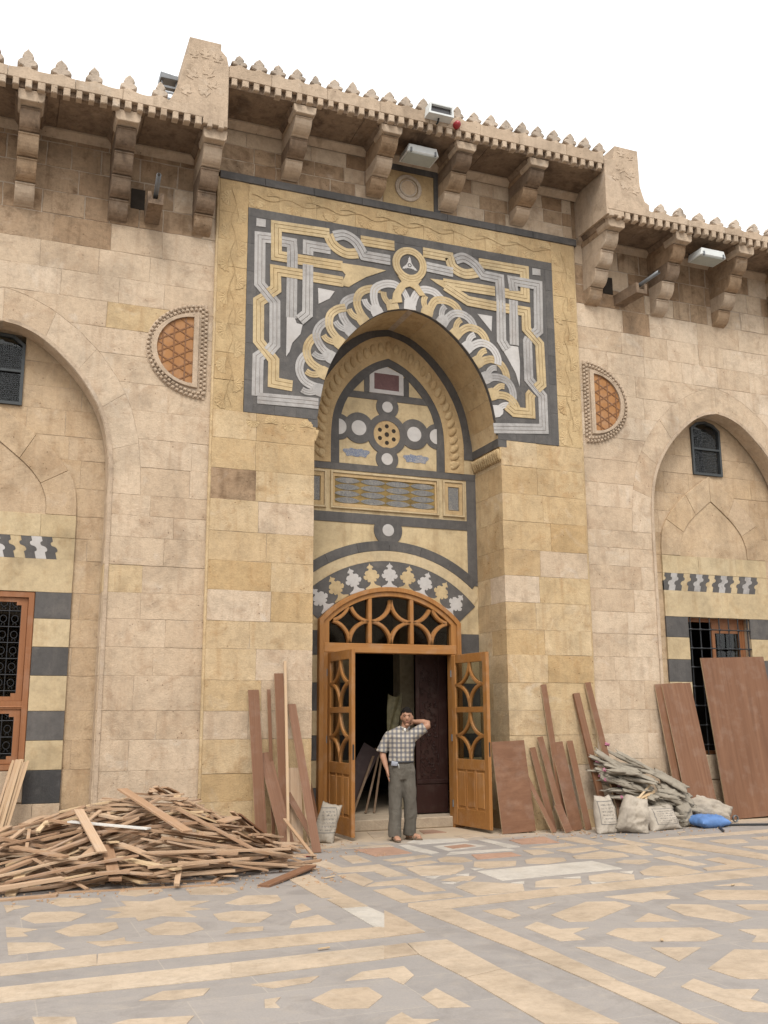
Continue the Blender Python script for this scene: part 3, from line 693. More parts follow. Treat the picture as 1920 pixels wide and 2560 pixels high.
def eave(parent, x0, x1, soff, wall_y, dent, fascia_top, mer_n, mer_h, mer_w, mer_z, mer_x0, mer_dx, seed, broken=()):
    """overhanging slab, dentil course, fascia with scalloped lip, merlons"""
    R = lcg(seed)
    bw = (x1-x0)/6
    for i in range(6):
        V, F = slab([[(x0+i*bw, -.80),(x0+(i+1)*bw, -.80),(x0+(i+1)*bw, wall_y+.1),(x0+i*bw, wall_y+.1)]], soff+R.uniform(0,.006), soff+.14, lambda u, v, d: (u, v, d), .004, .002)
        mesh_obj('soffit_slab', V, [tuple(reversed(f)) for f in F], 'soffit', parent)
    # cove along the wall under the slab
    V, F = slab([[(wall_y-.003, soff-.11),(wall_y-.003, soff-.003),(wall_y-.10, soff-.003),(wall_y-.10, soff-.03)]], x0, x1, lambda u, v, d: (d, u, v))
    mesh_obj('cove_moulding', V, F, 'cornice', parent)
    # dentils
    n = int((x1-x0)/.155); dx = (x1-x0)/n
    for i in range(n):
        x = x0+(i+.5)*dx; dw = .043+R.uniform(-.008,.004)
        dz = R.uniform(-.012, .014)
        mesh_obj('dentil', *boxVF(x-dw, x+dw, -.875+R.uniform(-.006,.006), -.76, soff+dent[0]-.03+dz, soff+dent[1]-.002, .010), 'cornice', parent)
    # fascia: scalloped lip between merlons, in stones
    zb = soff+dent[1]
    xs = [x0]; x = x0
    while x < x1-.9: x += R.uniform(.6, .9); xs.append(min(x, x1))
    xs.append(x1)
    for a, b in zip(xs, xs[1:]):
        if b-a < .02: continue
        m = max(2, int((b-a)/.035)); top = []
        for k in range(m+1):
            xx = a+(b-a)*k/m; ph = ((xx-mer_x0)/mer_dx) % 1
            top.append((xx, fascia_top-.045*(1-abs(2*ph-1)**2.2)+.045+.004*sin(xx*17)))
        V, F = slab([[(a, zb),(b, zb)]+top[::-1]], -.87+R.uniform(-.004,.004), -.60, FY, .006, .0015)
        mesh_obj('fascia_stone', V, F, 'cornice', parent)
    V, F = boxVF(x0, x1, -.60, wall_y+.5, soff+.13, fascia_top-.03)
    mesh_obj('roof_slab', V, F, 'cornice', parent)
    for i in range(mer_n):
        x = mer_x0+i*mer_dx
        if i in broken: h = mer_h*.82; wv = mer_w*.7
        else: h = mer_h*R.uniform(.88, 1.06); wv = mer_w*R.uniform(.86, 1.04)
        V, F = slab([trefoil(x+R.uniform(-.008,.008), mer_z, h, wv, seed*100+i)], -.835+R.uniform(-.01,.01), -.70, FY, .014)
        mesh_obj('merlon', V, F, 'merlon', parent)

def d_window(parent, s):
    """half-round carved window; s = -1 left of the portal, +1 right of it"""
    zc = 6.60
    def D(flat, rad, zh, n=18):
        # flat edge at |x|=flat, bulging outwards by rad, half height zh
        pts = [(s*(flat+rad*sin(pi*i/n)), zc+zh*cos(pi*i/n)) for i in range(n+1)]
        return pts
    w = group_part('half_round_window', parent, (s*3.3, YW, 5.9))
    V, F = slab([D(3.08,.83,.70)], YW-.012, YW+.02, FY, .006); mesh_obj('carved_border', V, F, 'cornice', w)
    V, F = slab([D(3.19,.645,.545), D(3.262,.50,.485)], YW-.048, YW-.004, FY, .006); mesh_obj('window_frame', V, F, 'cream' if False else 'cornice', w)
    # carved beads between frame and border edge
    out = D(3.115,.735,.64,60); R = lcg(40+s)
    L = [0]
    for a, b in zip(out, out[1:]): L.append(L[-1]+(Vector(b)-Vector(a)).length)
    closed = out+[out[0]]; Ltot = L[-1]+(Vector(out[0])-Vector(out[-1])).length
    L.append(Ltot); n = 54
    base = None
    for i in range(n):
        d = Ltot*(i+.5)/n; k = max(j for j in range(len(L)) if L[j] <= d); k = min(k, len(closed)-2)
        t = (d-L[k])/(L[k+1]-L[k]); p = Vector(closed[k]).lerp(Vector(closed[k+1]), t); tg = (Vector(closed[k+1])-Vector(closed[k])).normalized()
        for q, off in ((0, -.026), (1, .026)):
            nrm = Vector((-tg.y, tg.x)); sh = (.0 if q == 0 else .5)*Ltot/n
            c = p+nrm*off+tg*sh
            if base is None:
                V, F = slab([[(-.021,-.019),(.021,-.019),(.021,.019),(-.021,.019)]], -.034, 0, FY, .011)
                me = bpy.data.meshes.new('bead'); me.from_pydata(V, [], F); me.materials.append(M['cornice']); base = me
            o = bpy.data.objects.new('bead', base); o.location = Vector((c.x, YW-.010, c.y))-wloc(w); o.rotation_euler = (0, -atan2(tg.y, tg.x), 0)
            link(o, w)
    V, F = slab([D(3.255,.51,.495)], YW-.016, YW+.02, FY); mesh_obj('wood_panel', V, F, 'lattice', w)
    # star lattice: bars clipped to the D
    def inside(x, z):
        u = abs(x)-3.262; v = (z-zc)/.485
        return u > .004 and abs(v) < 1 and u < .50*sqrt(max(0, 1-v*v))
    def bar(p, q):
        p, q = Vector(p), Vector(q); m = 150; run = []
        best = []
        for i in range(m+1):
            c = p.lerp(q, i/m)
            if inside(c.x, c.y): run.append(c)
            else:
                if len(run) > len(best): best = run
                run = []
        if len(run) > len(best): best = run
        if len(best) > 3 and (best[-1]-best[0]).length > .04:
            V, F, MI = sweep([best[0], best[-1]], .017, YW-.0155, .008+.0006*random.random(), False)
            mesh_obj('lattice_bar', V, F, 'lattice_bar', w)
    g = .155
    for fam in range(3):
        a = pi/2+fam*pi/3; d = Vector((cos(a), sin(a))); nrm = Vector((-d.y, d.x))
        for k in range(-6, 7):
            c = Vector((s*3.45, zc))+nrm*(k+.5)*g
            bar(c-d*.9, c+d*.9)
def joggled(parent, x0, x1, z0, z1, y, s):
    """interlocking black, white and cream voussoir strip"""
    V, F = boxVF(x0, x1, y, y+.05, z0, z1); mesh_obj('band_ground', V, F, 'cream', parent)
    per = .128; h = z1-z0; n = int((x1-x0)/per); R = lcg(5)
    for i in range(n):
        kind = ('basalt', 'white', 'basalt', 'cream')[i % 4] if s < 0 else ('basalt', 'grey', 'basalt', 'cream')[i % 4]
        if kind == 'cream': continue
        xa = x0+i*per; wd = per*.99; sl = .075*s
        def edge(xb):
            pts = []
            for k in range(21):
                t = k/20; off = 0
                if .30 < t < .56: off = .034*sqrt(max(0, 1-((t-.43)/.13)**2))*-s
                elif .56 <= t < .80: off = .034*sqrt(max(0, 1-((t-.68)/.12)**2))*s
                pts.append((xb+sl*(t-.5)+off, z0+h*t))
            return pts
        L = edge(xa); Rr = edge(xa+wd)
        poly = [(min(max(px, x0), x1), pz) for px, pz in (L[::-1]+Rr)]
        poly2 = [p for k, p in enumerate(poly) if k == 0 or (Vector(p)-Vector(poly[k-1])).length > 1e-4]
        if abs(area2(poly2)) < .004: continue
        V, F = slab([poly2], y-.003-.0003*(i % 3), y+.03, FY); mesh_obj('joggled_stone', V, F, kind, parent)

def wing(s):
    """one courtyard wall beside the portal; s = -1 towards the wood heap, +1 towards the sacks"""
    lab = 'pale limestone facade wing with pointed niche, rising behind the heap of scrap wood' if s < 0 else 'pale limestone facade wing with pointed niche, rising behind the cement sacks'
    W = thing('facade_wing', lab, 'facade', (s*WC, YW, 0), 'facade wings flanking the portal')
    rnd = lcg(3+s)
    X0, X1 = (-9.6, -2.985) if s < 0 else (2.985, 9.6)
    cx = s*WC
    def spans(z0, z1):
        if z1 <= 4.501: return [(X0, cx-1.43), (cx+1.43, X1)]
        if z0 >= 7.149: return [(X0, X1)]
        return [(X0, lambda z: cx-interp(W_EX, z)), (lambda z: cx+interp(W_EX, z), X1)]
    def mt(z0, z1, R):
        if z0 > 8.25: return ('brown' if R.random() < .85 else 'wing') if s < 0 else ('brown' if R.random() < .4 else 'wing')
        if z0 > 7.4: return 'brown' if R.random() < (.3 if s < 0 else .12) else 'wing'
        if R.random() < .025: return 'portal'
        return 'wing'
    soff = 9.53 if s < 0 else 9.45
    zs = [z for z in ZW if z < soff-.1]+[soff+.02]
    zlo = [z for z in zs if z <= 8.31]; zhi = [z for z in zs if z >= 8.29]
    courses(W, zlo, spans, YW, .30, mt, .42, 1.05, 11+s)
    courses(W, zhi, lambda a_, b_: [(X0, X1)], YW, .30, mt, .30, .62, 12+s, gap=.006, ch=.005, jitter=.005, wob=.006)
    mesh_obj('mortar_bed', *boxVF(X0, X1, YW+.007, YW+.05, 8.3, soff+.01), 'joint', W)
    # voussoirs of the big niche arch
    ins = W_IN; exs = W_EX
    def resample(tab, m):
        T = [Vector(p) for p in tab]; L = [0]
        for a, b in zip(T, T[1:]): L.append(L[-1]+(b-a).length)
        out = []
        for i in range(m+1):
            d = L[-1]*i/m; k = min(max(j for j in range(len(L)) if L[j] <= d+1e-9), len(T)-2)
            out.append(T[k].lerp(T[k+1], (d-L[k])/(L[k+1]-L[k])))
        return out
    NV = 5; SUB = 6
    a = resample(ins, NV*SUB); b = resample(exs, NV*SUB)
    for sd in (-1, 1):
        for i in range(NV):
            pa = a[i*SUB:(i+1)*SUB+1]; pb = b[i*SUB:(i+1)*SUB+1]
            poly = [(cx+sd*p.x, p.y) for p in pa]+[(cx+sd*p.x, p.y) for p in pb[::-1]]
            V, F = slab([poly], YW+rnd.uniform(-.003,.001), YW+.30, FY, .002, .001)
            mesh_obj('voussoir', V, F, 'wing', W)
    # pale worn lip round the arch edge
    lip = [(p.x+.0, p.y) for p in a]
    for sd in (-1, 1):
        V, F, MI = sweep([(cx+sd*(p.x+.035), p.y+.012) for p in a]+[(cx+sd*1.475, 2.4), (cx+sd*1.475, .0)], .05, YW-.002, .014, False); mesh_obj('arch_lip', V, F, 'cornice', W)
    # mortar bed behind the face, with the arch left open
    hole = [(cx+1.445, .0001)]+[(cx+p.x+.012, p.y) for p in a[::-1]]+[(cx-p.x-.012, p.y) for p in a[1:]]+[(cx-1.445, .0001)]
    outer = [(X0, 0),(cx-1.445,0)]
    poly = [(X0,0)]+hole[::-1]+[(X1,0),(X1,soff+.02),(X0,soff+.02)]
    V, F = slab([poly], YW+.0062, YW+.28, FY); mesh_obj('mortar_bed', V, F, 'mortar', W)
    # recess: back wall of the niche
    YR, YP = .40, .365
    uw = (cx-.31, cx+.31, 5.66, 6.64)
    lw = (cx-.64, cx+.64, .98, 3.2)
    def sp2(z0, z1):
        if 5.65 <= z0 < 6.64: return [(cx-1.6, uw[0]), (uw[1], cx+1.6)]
        if .97 <= z0 < 3.19: return [(cx-1.6, lw[0]), (lw[1], cx+1.6)]
        return [(cx-1.6, cx+1.6)]
    courses(W, [0,.5,.98,1.34,1.70,2.14,2.5,2.86,3.2,3.63,3.92,4.22,4.6,4.98,5.30,5.66,5.97,6.3,6.64,7.0], sp2, YR, .12, 'recess', .45, .8, 21+s)
    loops = [[(cx-1.6,0),(cx+1.6,0),(cx+1.6,7),(cx-1.6,7)], [(uw[0],uw[2]),(uw[1],uw[2]),(uw[1],uw[3]),(uw[0],uw[3])], [(lw[0],lw[2]),(lw[1],lw[2]),(lw[1],lw[3]),(lw[0],lw[3])]]
    V, F = slab(loops, YR+.006, YR+.45, FY); mesh_obj('mortar_bed', V, F, 'mortar', W)
    # inner panel: blind arch in relief
    O = [(0,5.64),(.12,5.565),(.33,5.42),(.55,5.26),(.75,5.08),(.92,4.88),(1.03,4.68),(1.08,4.45),(1.085,4.22)]
    I = [(0,5.20),(.08,5.14),(.22,5.03),(.38,4.90),(.52,4.76),(.63,4.60),(.69,4.42),(.70,4.3),(.70,4.22)]
    a2 = resample(O, 12); b2 = resample(I, 12)
    for sd in (-1, 1):
        for i in range(3):
            pa = a2[i*4:i*4+5]; pb = b2[i*4:i*4+5]
            V, F = slab([[(cx+sd*p.x, p.y) for p in pa]+[(cx+sd*p.x, p.y) for p in pb[::-1]]], YP, YR+.02, FY, .005, .002); mesh_obj('relief_voussoir', V, F, 'recess', W)
    V, F = slab([[(cx+p.x, p.y) for p in b2]+[(cx-p.x, p.y) for p in b2[:0:-1]]], YP+.018, YR+.02, FY, 0, .001); mesh_obj('blind_tympanum', V, F, 'recess', W)
    hp = 1.085
    courses(W, [3.92, 4.22], lambda a_, b_: [(cx-hp, cx+hp)], YP, .08, 'cream', .7, 1.1, 31+s)
    joggled(W, cx-hp, cx+hp, 3.63, 3.92, YP+.004, s)
    courses(W, [3.2, 3.63], lambda a_, b_: [(cx-hp, cx+hp)], YP, .08, 'cream', .9, 1.4, 33+s)
    zz = [.98-.40, .98, 1.34, 1.70, 2.14, 2.5, 2.86, 3.2]
    for i, (z0, z1) in enumerate(zip(zz, zz[1:])):
        m = ('basalt2' if i == 0 else 'basalt') if i % 2 == 0 else 'cream'
        for xa, xb in ((cx-hp, lw[0]), (lw[1], cx+hp)):
            V, F = boxVF(xa+.002, xb, YP+rnd.uniform(-.002,.002), YR+.25, z0+.002, z1-.002, .003); mesh_obj('striped_block', V, F, m, W)
    courses(W, [0,.30,.58], lambda a_, b_: [(cx-hp, cx+hp)], YP-.03, .12, 'wing', .5, .9, 35+s)
    V, F = boxVF(lw[0]+.002, lw[1]-.002, YP, YR+.2, .60, .975, .004); mesh_obj('sill_block', V, F, 'wing', W)
    # upper window: steel frame with wire mesh and glass
    u = group_part('upper_window', W, (cx, YR, 5.6))
    if s > 0: ol = [(uw[0],uw[2]),(uw[1],uw[2]),(uw[1],6.48),(cx+.18,6.59),(cx,6.635),(cx-.18,6.60),(uw[0],6.5)]
    else: ol = [(uw[0],uw[2]),(uw[1],uw[2]),(uw[1],6.5),(cx+.16,6.62),(cx,6.635),(cx-.16,6.62),(uw[0],6.5)]
    V, F = slab([ol, inset(ccw(ol), .04)], YR-.035, YR+.03, FY); mesh_obj('window_frame', V, F, 'steel_blue', u)
    box('window_bar', uw[0]+.03, uw[1]-.03, YR-.03, YR, 6.11, 6.145, 'steel_blue', u)
    V, F = slab([inset(ccw(ol), .03)], YR+.012, YR+.018, FY); mesh_obj('pane', V, F, 'glass', u)
    parts = []
    for k in range(1, 22): parts.append(tube([(uw[0]+k*.028, YR-.008, 5.68), (uw[0]+k*.028, YR-.008, 6.5)], .0025, 4))
    for k in range(1, 30): parts.append(tube([(uw[0]+.02, YR-.005, 5.66+k*.028), (uw[1]-.02, YR-.005, 5.66+k*.028)], .0025, 4))
    o = mesh_obj('wire_mesh', *merge(parts), 'iron', u)
    if s > 0: V, F = slab([[(cx-.31, 6.5),(cx-.18,6.60),(cx,6.64),(cx+.18,6.59),(cx+.31,6.48),(cx+.31,6.66),(cx-.31,6.66)]], YR-.005, YR+.1, FY); mesh_obj('window_head', V, F, 'recess', W)
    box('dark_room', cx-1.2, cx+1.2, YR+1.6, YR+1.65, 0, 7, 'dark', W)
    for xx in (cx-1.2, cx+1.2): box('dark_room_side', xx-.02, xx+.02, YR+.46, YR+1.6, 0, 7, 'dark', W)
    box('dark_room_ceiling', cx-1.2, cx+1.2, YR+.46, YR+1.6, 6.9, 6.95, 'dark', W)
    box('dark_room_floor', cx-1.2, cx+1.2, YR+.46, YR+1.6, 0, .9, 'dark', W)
    lower_window(W, s, cx, lw, YR, YP)
    # plinth moulding left over at the foot of the niche
    d_window(W, s)
    # eaves, corbels
    fx0, fx1 = ((-9.6, -3.07) if s < 0 else (3.08, 9.6))
    if s < 0:
        eave(W, fx0, fx1, soff, YW, (.0, .085), 9.76, 14, .33, .24, 9.74, -3.985-13*.42, .42, 51)
        for x in (-3.21, -4.375, -5.59, -6.8, -8.0): corbel(W, x, 8.33, 9.37, .255, YW, .72, 4, soff)
    else:
        eave(W, fx0, fx1, soff, YW, (.0, .085), 9.65, 14, .25, .24, 9.63, 4.17, .385, 53)
        for x in (3.30, 4.62, 5.92, 7.2, 8.45): corbel(W, x, 8.28, 9.29, .25, YW, .72, 4, soff)
    # building mass behind
    box('roof_mass', X0, X1, .86 if True else 0, 6, 7.2, soff+.1, 'mortar', W)
    box('inner_wall', X0, cx-1.62, .36, .6, 0, 7.2, 'mortar', W); box('inner_wall', cx+1.62, X1, .36, .6, 0, 7.2, 'mortar', W)
    return W

def lower_window(W, s, cx, lw, YR, YP):
    x0, x1, z0, z1 = lw
    w = group_part('barred_window', W, (cx, YR, z0))
    if s < 0:
        # moulded timber window with a scrolled iron grille behind the glass
        fr = [(x0,z0),(x1,z0),(x1,z1),(x0,z1)]
        V, F = slab([fr, inset(ccw(fr), .075)], YP+.01, YR+.1, FY, .01); mesh_obj('outer_frame', V, F, 'winwood', w)
        mz = z0+.78
        for (a, b) in ((z0+.075, mz-.03), (mz+.06, z1-.075)):
            k = .035; g = .0
            xo, xi = x0+.075, x1-.075
            ol = [(xo,a),(xi,a),(xi,b),(xo,b)]
            c = .09
            inn = [(xo+c+.05,a+.06),(xi-c-.05,a+.06),(xi-c-.05,a+.1),(xi-c+.01,a+.1),(xi-c+.01,b-.1),(xi-c-.05,b-.1),(xi-c-.05,b-.06),(xo+c+.05,b-.06),(xo+c+.05,b-.1),(xo+c-.01,b-.1),(xo+c-.01,a+.1),(xo+c+.05,a+.1)]
            V, F = slab([ol, inn], YP+.045, YR+.08, FY, .008); mesh_obj('sash', V, F, 'winwood', w)
            V, F = boxVF(xo+.05, xi-.05, YR+.05, YR+.056, a+.03, b-.03); mesh_obj('pane', V, F, 'glass', w)
            parts = []
            n = 7
            for i in range(n+1):
                x = xo+.08+(xi-xo-.16)*i/n; parts.append(tube([(x, YR+.02, a+.05), (x, YR+.02, b-.05)], .006, 6))
            for zc in np.arange(a+.13, b-.08, .2):
                parts.append(tube([(xo+.06, YR+.02, zc), (xi-.06, YR+.02, zc)], .006, 6))
                for i in range(n):
                    x = xo+.08+(xi-xo-.16)*(i+.5)/n
                    parts.append(tube([(x+.04*cos(t), YR+.02, zc+.1+.045*sin(t)) for t in np.linspace(0, 2*pi, 13)], .005, 5, False))
                    parts.append(tube([(x+.02*cos(t), YR+.025, zc+.03+.02*sin(t)) for t in np.linspace(-.5, pi+.5, 9)], .004, 5))
            mesh_obj('scroll_grille', *merge(parts), 'iron', w)
        box('middle_rail', x0+.07, x1-.07, YP+.03, YR+.08, mz-.035, mz+.065, 'winwood', w)
        V, F = slab([[(x0+.065, mz-.02),(x1-.065, mz-.02),(x1-.065, mz+.0),(x0+.065, mz+.0)]], YP+.018, YP+.05, FY, .008); mesh_obj('rail_moulding', V, F, 'winwood', w)
    else:
        # timber casement set back, wrought-iron bars with knots in front
        fr = [(x0,z0),(x1,z0),(x1,z1),(x0,z1)]
        V, F = slab([fr, inset(ccw(fr), .06)], YR+.12, YR+.2, FY); mesh_obj('outer_frame', V, F, 'winwood', w)
        for xa, xb in ((x0+.06, cx-.05), (cx-.04, x1-.06)):
            ol = [(xa,z0+.06),(xb,z0+.06),(xb,z1-.06),(xa,z1-.06)]
            hs = [[(xa+.06, q), (xb-.06, q), (xb-.06, q+.42), (xa+.06, q+.42)] for q in (z0+.12, z0+.60, z0+1.08, z0+1.56)]
            if xa < cx-.2: continue
            V, F = slab([ol]+hs, YR+.13, YR+.17, FY); mesh_obj('casement', V, F, 'winwood', w)
            V, F = boxVF(xa+.03, xb-.03, YR+.15, YR+.155, z0+.1, z1-.1); mesh_obj('pane', V, F, 'glass', w)
        n = 6
        for i in range(n+1):
            x = x0+.05+(x1-x0-.10)*i/n
            mesh_obj('upright_bar', *tube([(x, YP+.02, z0-.0), (x, YP+.02, z1)], .011, 7), 'iron', w)
        for k in range(7):
            z = z0+.16+k*.31
            mesh_obj('cross_bar', *tube([(x0-.0, YP+.012, z), (x1+.0, YP+.012, z)], .010, 7), 'iron', w)
            for i in range(n+1):
                x = x0+.05+(x1-x0-.10)*i/n
                if 'bar_knot' not in SHARED:
                    V, F = tube([(-.03, .006, 0), (-.012, 0, 0), (.012, 0, 0), (.03, .006, 0)], [.011,.019,.019,.011], 8)
                    me = bpy.data.meshes.new('bar_knot'); me.from_pydata([tuple(v) for v in V], [], F); me.materials.append(M['iron']); SHARED['bar_knot'] = me
                o = bpy.data.objects.new('bar_knot', SHARED['bar_knot']); o.location = Vector((x, YP+.006, z))-wloc(w); link(o, w)
SHARED = {}
wing(-1); wing(1)

# ------------------------------------------------------------------ the portal bay
PB = 2.965; NH = 1.5; YB = .90
P_IN = smooth_poly([(0,7.70),(.37,7.61),(.72,7.38),(1.0,7.09),(1.2,6.79),(1.34,6.45),(1.41,6.12),(1.45,5.9),(1.465,5.66)], 3)
def resample_poly(tab, m):
    T = [Vector(p) for p in tab]; L = [0]
    for a, b in zip(T, T[1:]): L.append(L[-1]+(b-a).length)
    out = []
    for i in range(m+1):
        d = L[-1]*i/m; k = min(max(j for j in range(len(L)) if L[j] <= d+1e-9), len(T)-2)
        out.append(T[k].lerp(T[k+1], (d-L[k])/(L[k+1]-L[k])))
    return out
def mirror_loop(half):
    """closed loop from a half profile (apex first, going down)"""
    return [(p[0], p[1]) for p in half]+[(-p[0], p[1]) for p in half[:0:-1]]

def shell(cx, cz, r, ang, y):
    """carved fan shell: ribbed half disc"""
    n = 14; V = [(cx, y-.006, cz)]; F = []
    for i in range(n+1):
        a = ang-pi*.55+pi*1.1*i/n
        rr = r*(1.0 if i % 2 == 0 else .90); d = .007 if i % 2 == 0 else .001
        V.append((cx+rr*.55*cos(a), y-d*.9, cz+rr*.55*sin(a))); V.append((cx+rr*cos(a), y-d*.35, cz+rr*sin(a))); V.append((cx+rr*1.04*cos(a), y+.004, cz+rr*1.04*sin(a)))
    for i in range(n):
        a, b = 1+3*i, 4+3*i
        F += [(0, a, b), (a, a+1, b+1, b), (a+1, a+2, b+2, b+1)]
    return V, F

def build_portal():
    P = thing('mosque_portal', 'tall projecting stone portal bay with black, grey and yellow interlaced inlay round a pointed arch', 'portal', (0, 0, 0))
    R = lcg(77)
    ZP = [0,.26,.55,.90,1.33,1.69,2.09,2.50,2.87,3.28,3.68,4.08,4.52,4.95,5.38,5.78]
    def deep_l(ci, k, n, d): return (.46 if ci % 2 else .9) if k == n-1 else d
    def deep_r(ci, k, n, d): return (.46 if ci % 2 else .9) if k == 0 else d
    courses(P, ZP, lambda a, b: [(-PB, -NH)], 0, .30, lambda a, b, r: 'brown' if r.random() < .06 else ('wing' if r.random() < .15 else 'portal'), .5, .95, 61, deep=deep_l)
    courses(P, ZP, lambda a, b: [(NH, PB)], 0, .30, lambda a, b, r: 'wing' if r.random() < .2 else 'portal', .5, .95, 63, deep=deep_r)
    for sd in (-1, 1):
        for ci, (z0, z1) in enumerate(zip(ZP, ZP[1:])):
            if ci % 2 == 0: continue
            xa, xb = (NH, NH+.3) if sd > 0 else (-NH-.3, -NH)
            V, F = slab([[(.463, z0+.002),(YB, z0+.002),(YB, z1-.002),(.463, z1-.002)]], xa, xb, lambda u, v, d: (d, u, v)); mesh_obj('jamb_block', V, F, 'portal', P)
        xa, xb = (NH+.012, PB-.004) if sd > 0 else (-PB+.004, -NH-.012)
        V, F = boxVF(xa, xb, .0062, 1.05, 0, 5.78); mesh_obj('mortar_bed', V, F, 'mortar', P)
        # slim roll moulding down each edge of the bay
        V, F = tube([(sd*(PB+.012), .028, 0), (sd*(PB+.012), .028, 9.30)], .026, 8); mesh_obj('edge_moulding', V, F, 'portal', P)
    # ---- border of carved shells round the inlaid panel
    zb, zt, xp = 5.78, 8.89, 2.54
    for sd in (-1, 1):
        x0, x1 = (-PB, -xp) if sd < 0 else (xp, PB)
        zs = [zb, 6.22, 6.62, 7.05, 7.5, 7.92, 8.33, 8.76, 9.27]
        courses(P, zs, lambda a, b: [(x0, x1)], 0, .2, 'carved', 1, 2, 65+sd, name='border_block')
        n = 13
        for i in range(n):
            z = zb+.06+(9.1-zb)*(i+.3)/n
            sx = (x0+x1)/2+(.07 if i % 2 else -.07)
            V, F = shell(sx, z, .125, pi if i % 2 == 0 else 0, -.004); mesh_obj('carved_shell', V, F, 'carved', P)
        pts = [((x0+x1)/2+.035*sin(k*pi/4+pi/2), -.006, zb+.05+(9.1-zb)*k/(4*n)) for k in range(4*n+1)]
        mesh_obj('carved_vine', *tube(pts, .004, 6), 'carved', P)
    courses(P, [zt, 9.27], lambda a, b: [(-xp, xp)], 0, .2, 'carved', .45, .62, 67, name='border_block')
    n = 18
    for i in range(n):
        x = -xp+.12+(2*xp-.24)*i/(n-1); V, F = shell(x, (zt+9.27)/2+(.06 if i % 2 else -.06), .125, -pi/2 if i % 2 == 0 else pi/2, -.004); mesh_obj('carved_shell', V, F, 'carved', P)
    pts = [(-xp+.05+(2*xp-.1)*k/72, -.006, (zt+9.27)/2+.035*sin(k*pi/4+pi/2)) for k in range(73)]
    mesh_obj('carved_vine', *tube(pts, .004, 6), 'carved', P)
    for i, x in enumerate(np.arange(-2.4, -1.5, .26)):
        V, F = shell(float(x), 5.66, .10, pi/2 if i % 2 else -pi/2, -.004); mesh_obj('carved_shell', V, F, 'carved', P)
    # mortar bed behind border, panel and upper wall
    arch = [(p.x, p.y) for p in resample_poly(P_IN, 26)]
    hole = [(PB-.004, 5.78), (PB-.004, 10.2), (-PB+.004, 10.2), (-PB+.004, 5.78), (-1.475, 5.78)]+[(-(x+.012), z) for x, z in arch[::-1] if z > 5.78]+[(x+.012, z) for x, z in arch[1:] if z > 5.78]+[(1.475, 5.78)]
    V, F = slab([hole], .05, .9, FY); mesh_obj('mortar_bed', V, F, 'mortar', P)
    # black string course
    xs = [-2.97, -2.3, -1.55, -.78, .02, .66, 1.52, 2.2, 3.03]
    for a, b in zip(xs, xs[1:]): mesh_obj('black_string_course', *boxVF(a+.0015, b-.0015, -.022, .1, 9.272, 9.392, .006), 'basalt', P)
    # ---- upper wall between the corbels
    def up(z0, z1):
        return [(-2.98, -.42), (.55, 2.98)] if z1 < 10.11 else [(-2.98, 2.98)]
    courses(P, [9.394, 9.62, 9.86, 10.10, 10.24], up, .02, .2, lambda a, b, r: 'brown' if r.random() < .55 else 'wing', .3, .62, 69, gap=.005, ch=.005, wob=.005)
    mesh_obj('mortar_bed', *boxVF(-2.98, 2.98, .028, .06, 9.39, 10.22), 'joint', P)
    ro = group_part('roundel_block', P, (0, 0, 9.4))
    mesh_obj('frame_bar', *boxVF(.44, .548, .0, .1, 9.394, 10.10), 'basalt', ro); mesh_obj('frame_bar', *boxVF(-.42, .438, .0, .1, 9.995, 10.10), 'basalt', ro)
    V, F = boxVF(-.42, .438, .012, .1, 9.394, 9.993, .004); mesh_obj('face_stone', V, F, 'carved', ro)
    for r0, r1, y, m in ((.165,.225,-.012,'mortar'), (.12,.150,-.005,'mortar')):
        V, F = slab([circle(0, 9.72, r1), circle(0, 9.72, r0)], y, .02, FY, .006); mesh_obj('carved_ring', V, F, m, ro)
    V, F = slab([circle(0, 9.72, .122)], .004, .03, FY); mesh_obj('disc', V, F, 'recess', ro)
    # ---- eaves over the bay
    eave(P, -3.06, 3.06, 10.2, .0, (.035, .115), 10.50, 22, .255, .235, 10.49, -2.91, .283, 55, broken=(4,))
    for x in (-1.93, -.59, .64, 1.91): corbel(P, x, 9.44, 10.07, .26, 0, .72, 3, 10.2)
    # ---- end piers with carved faces
    for sd in (-1, 1):
        so_ = 9.53 if sd < 0 else 9.45
        if sd < 0: ol = [(-3.06, so_-.0),(-3.06,10.45),(-3.10,10.62),(-3.18,10.70),(-3.18,10.80),(-3.62,10.80),(-3.63,10.52),(-3.68,10.5),(-3.70,10.3),(-3.74,10.1),(-3.80,9.9),(-3.86,9.76),(-3.86,so_+.09),(-3.4,so_+.09),(-3.4,so_)]
        else: ol = [(3.07, so_),(3.07,10.40),(3.25,10.45),(3.29,10.69),(3.73,10.69),(3.74,10.06),(3.78,9.92),(3.82,9.80),(3.90,9.76),(3.90,so_+.09),(3.4,so_+.09),(3.4,so_)]
        V, F = slab([ol], -.868, .3, FY, .01); mesh_obj('end_pier', V, F, 'cornice', P)
        # carved leaves on the pier face
        for k, (dx, z, h, a) in enumerate([(.17,10.58,.17,0),(.34,10.60,.17,0),(.50,10.56,.15,.2),(.30,10.33,.2,.5),(.50,10.25,.2,-.4),(.36,10.02,.2,.9),(.58,9.98,.18,-.3),(.22,10.14,.16,-.6)]):
            if sd > 0 and k in (0,): continue
            tp = trefoil(0, -h/2, h, h*.9, k); rot = [(sd*(3.06+dx)+x*cos(a)-zz*sin(a), z+x*sin(a)+zz*cos(a)) for x, zz in tp]
            V, F = slab([rot], -.876, -.86, FY, .008); mesh_obj('carved_leaf', V, F, 'cornice', P)
        box('pier_flank', *((-3.6, -3.0) if sd < 0 else (3.0, 3.6)), .05, .8, so_, 10.3, 'brown', P)
    inlay_panel(P, arch, zb, zt, xp)
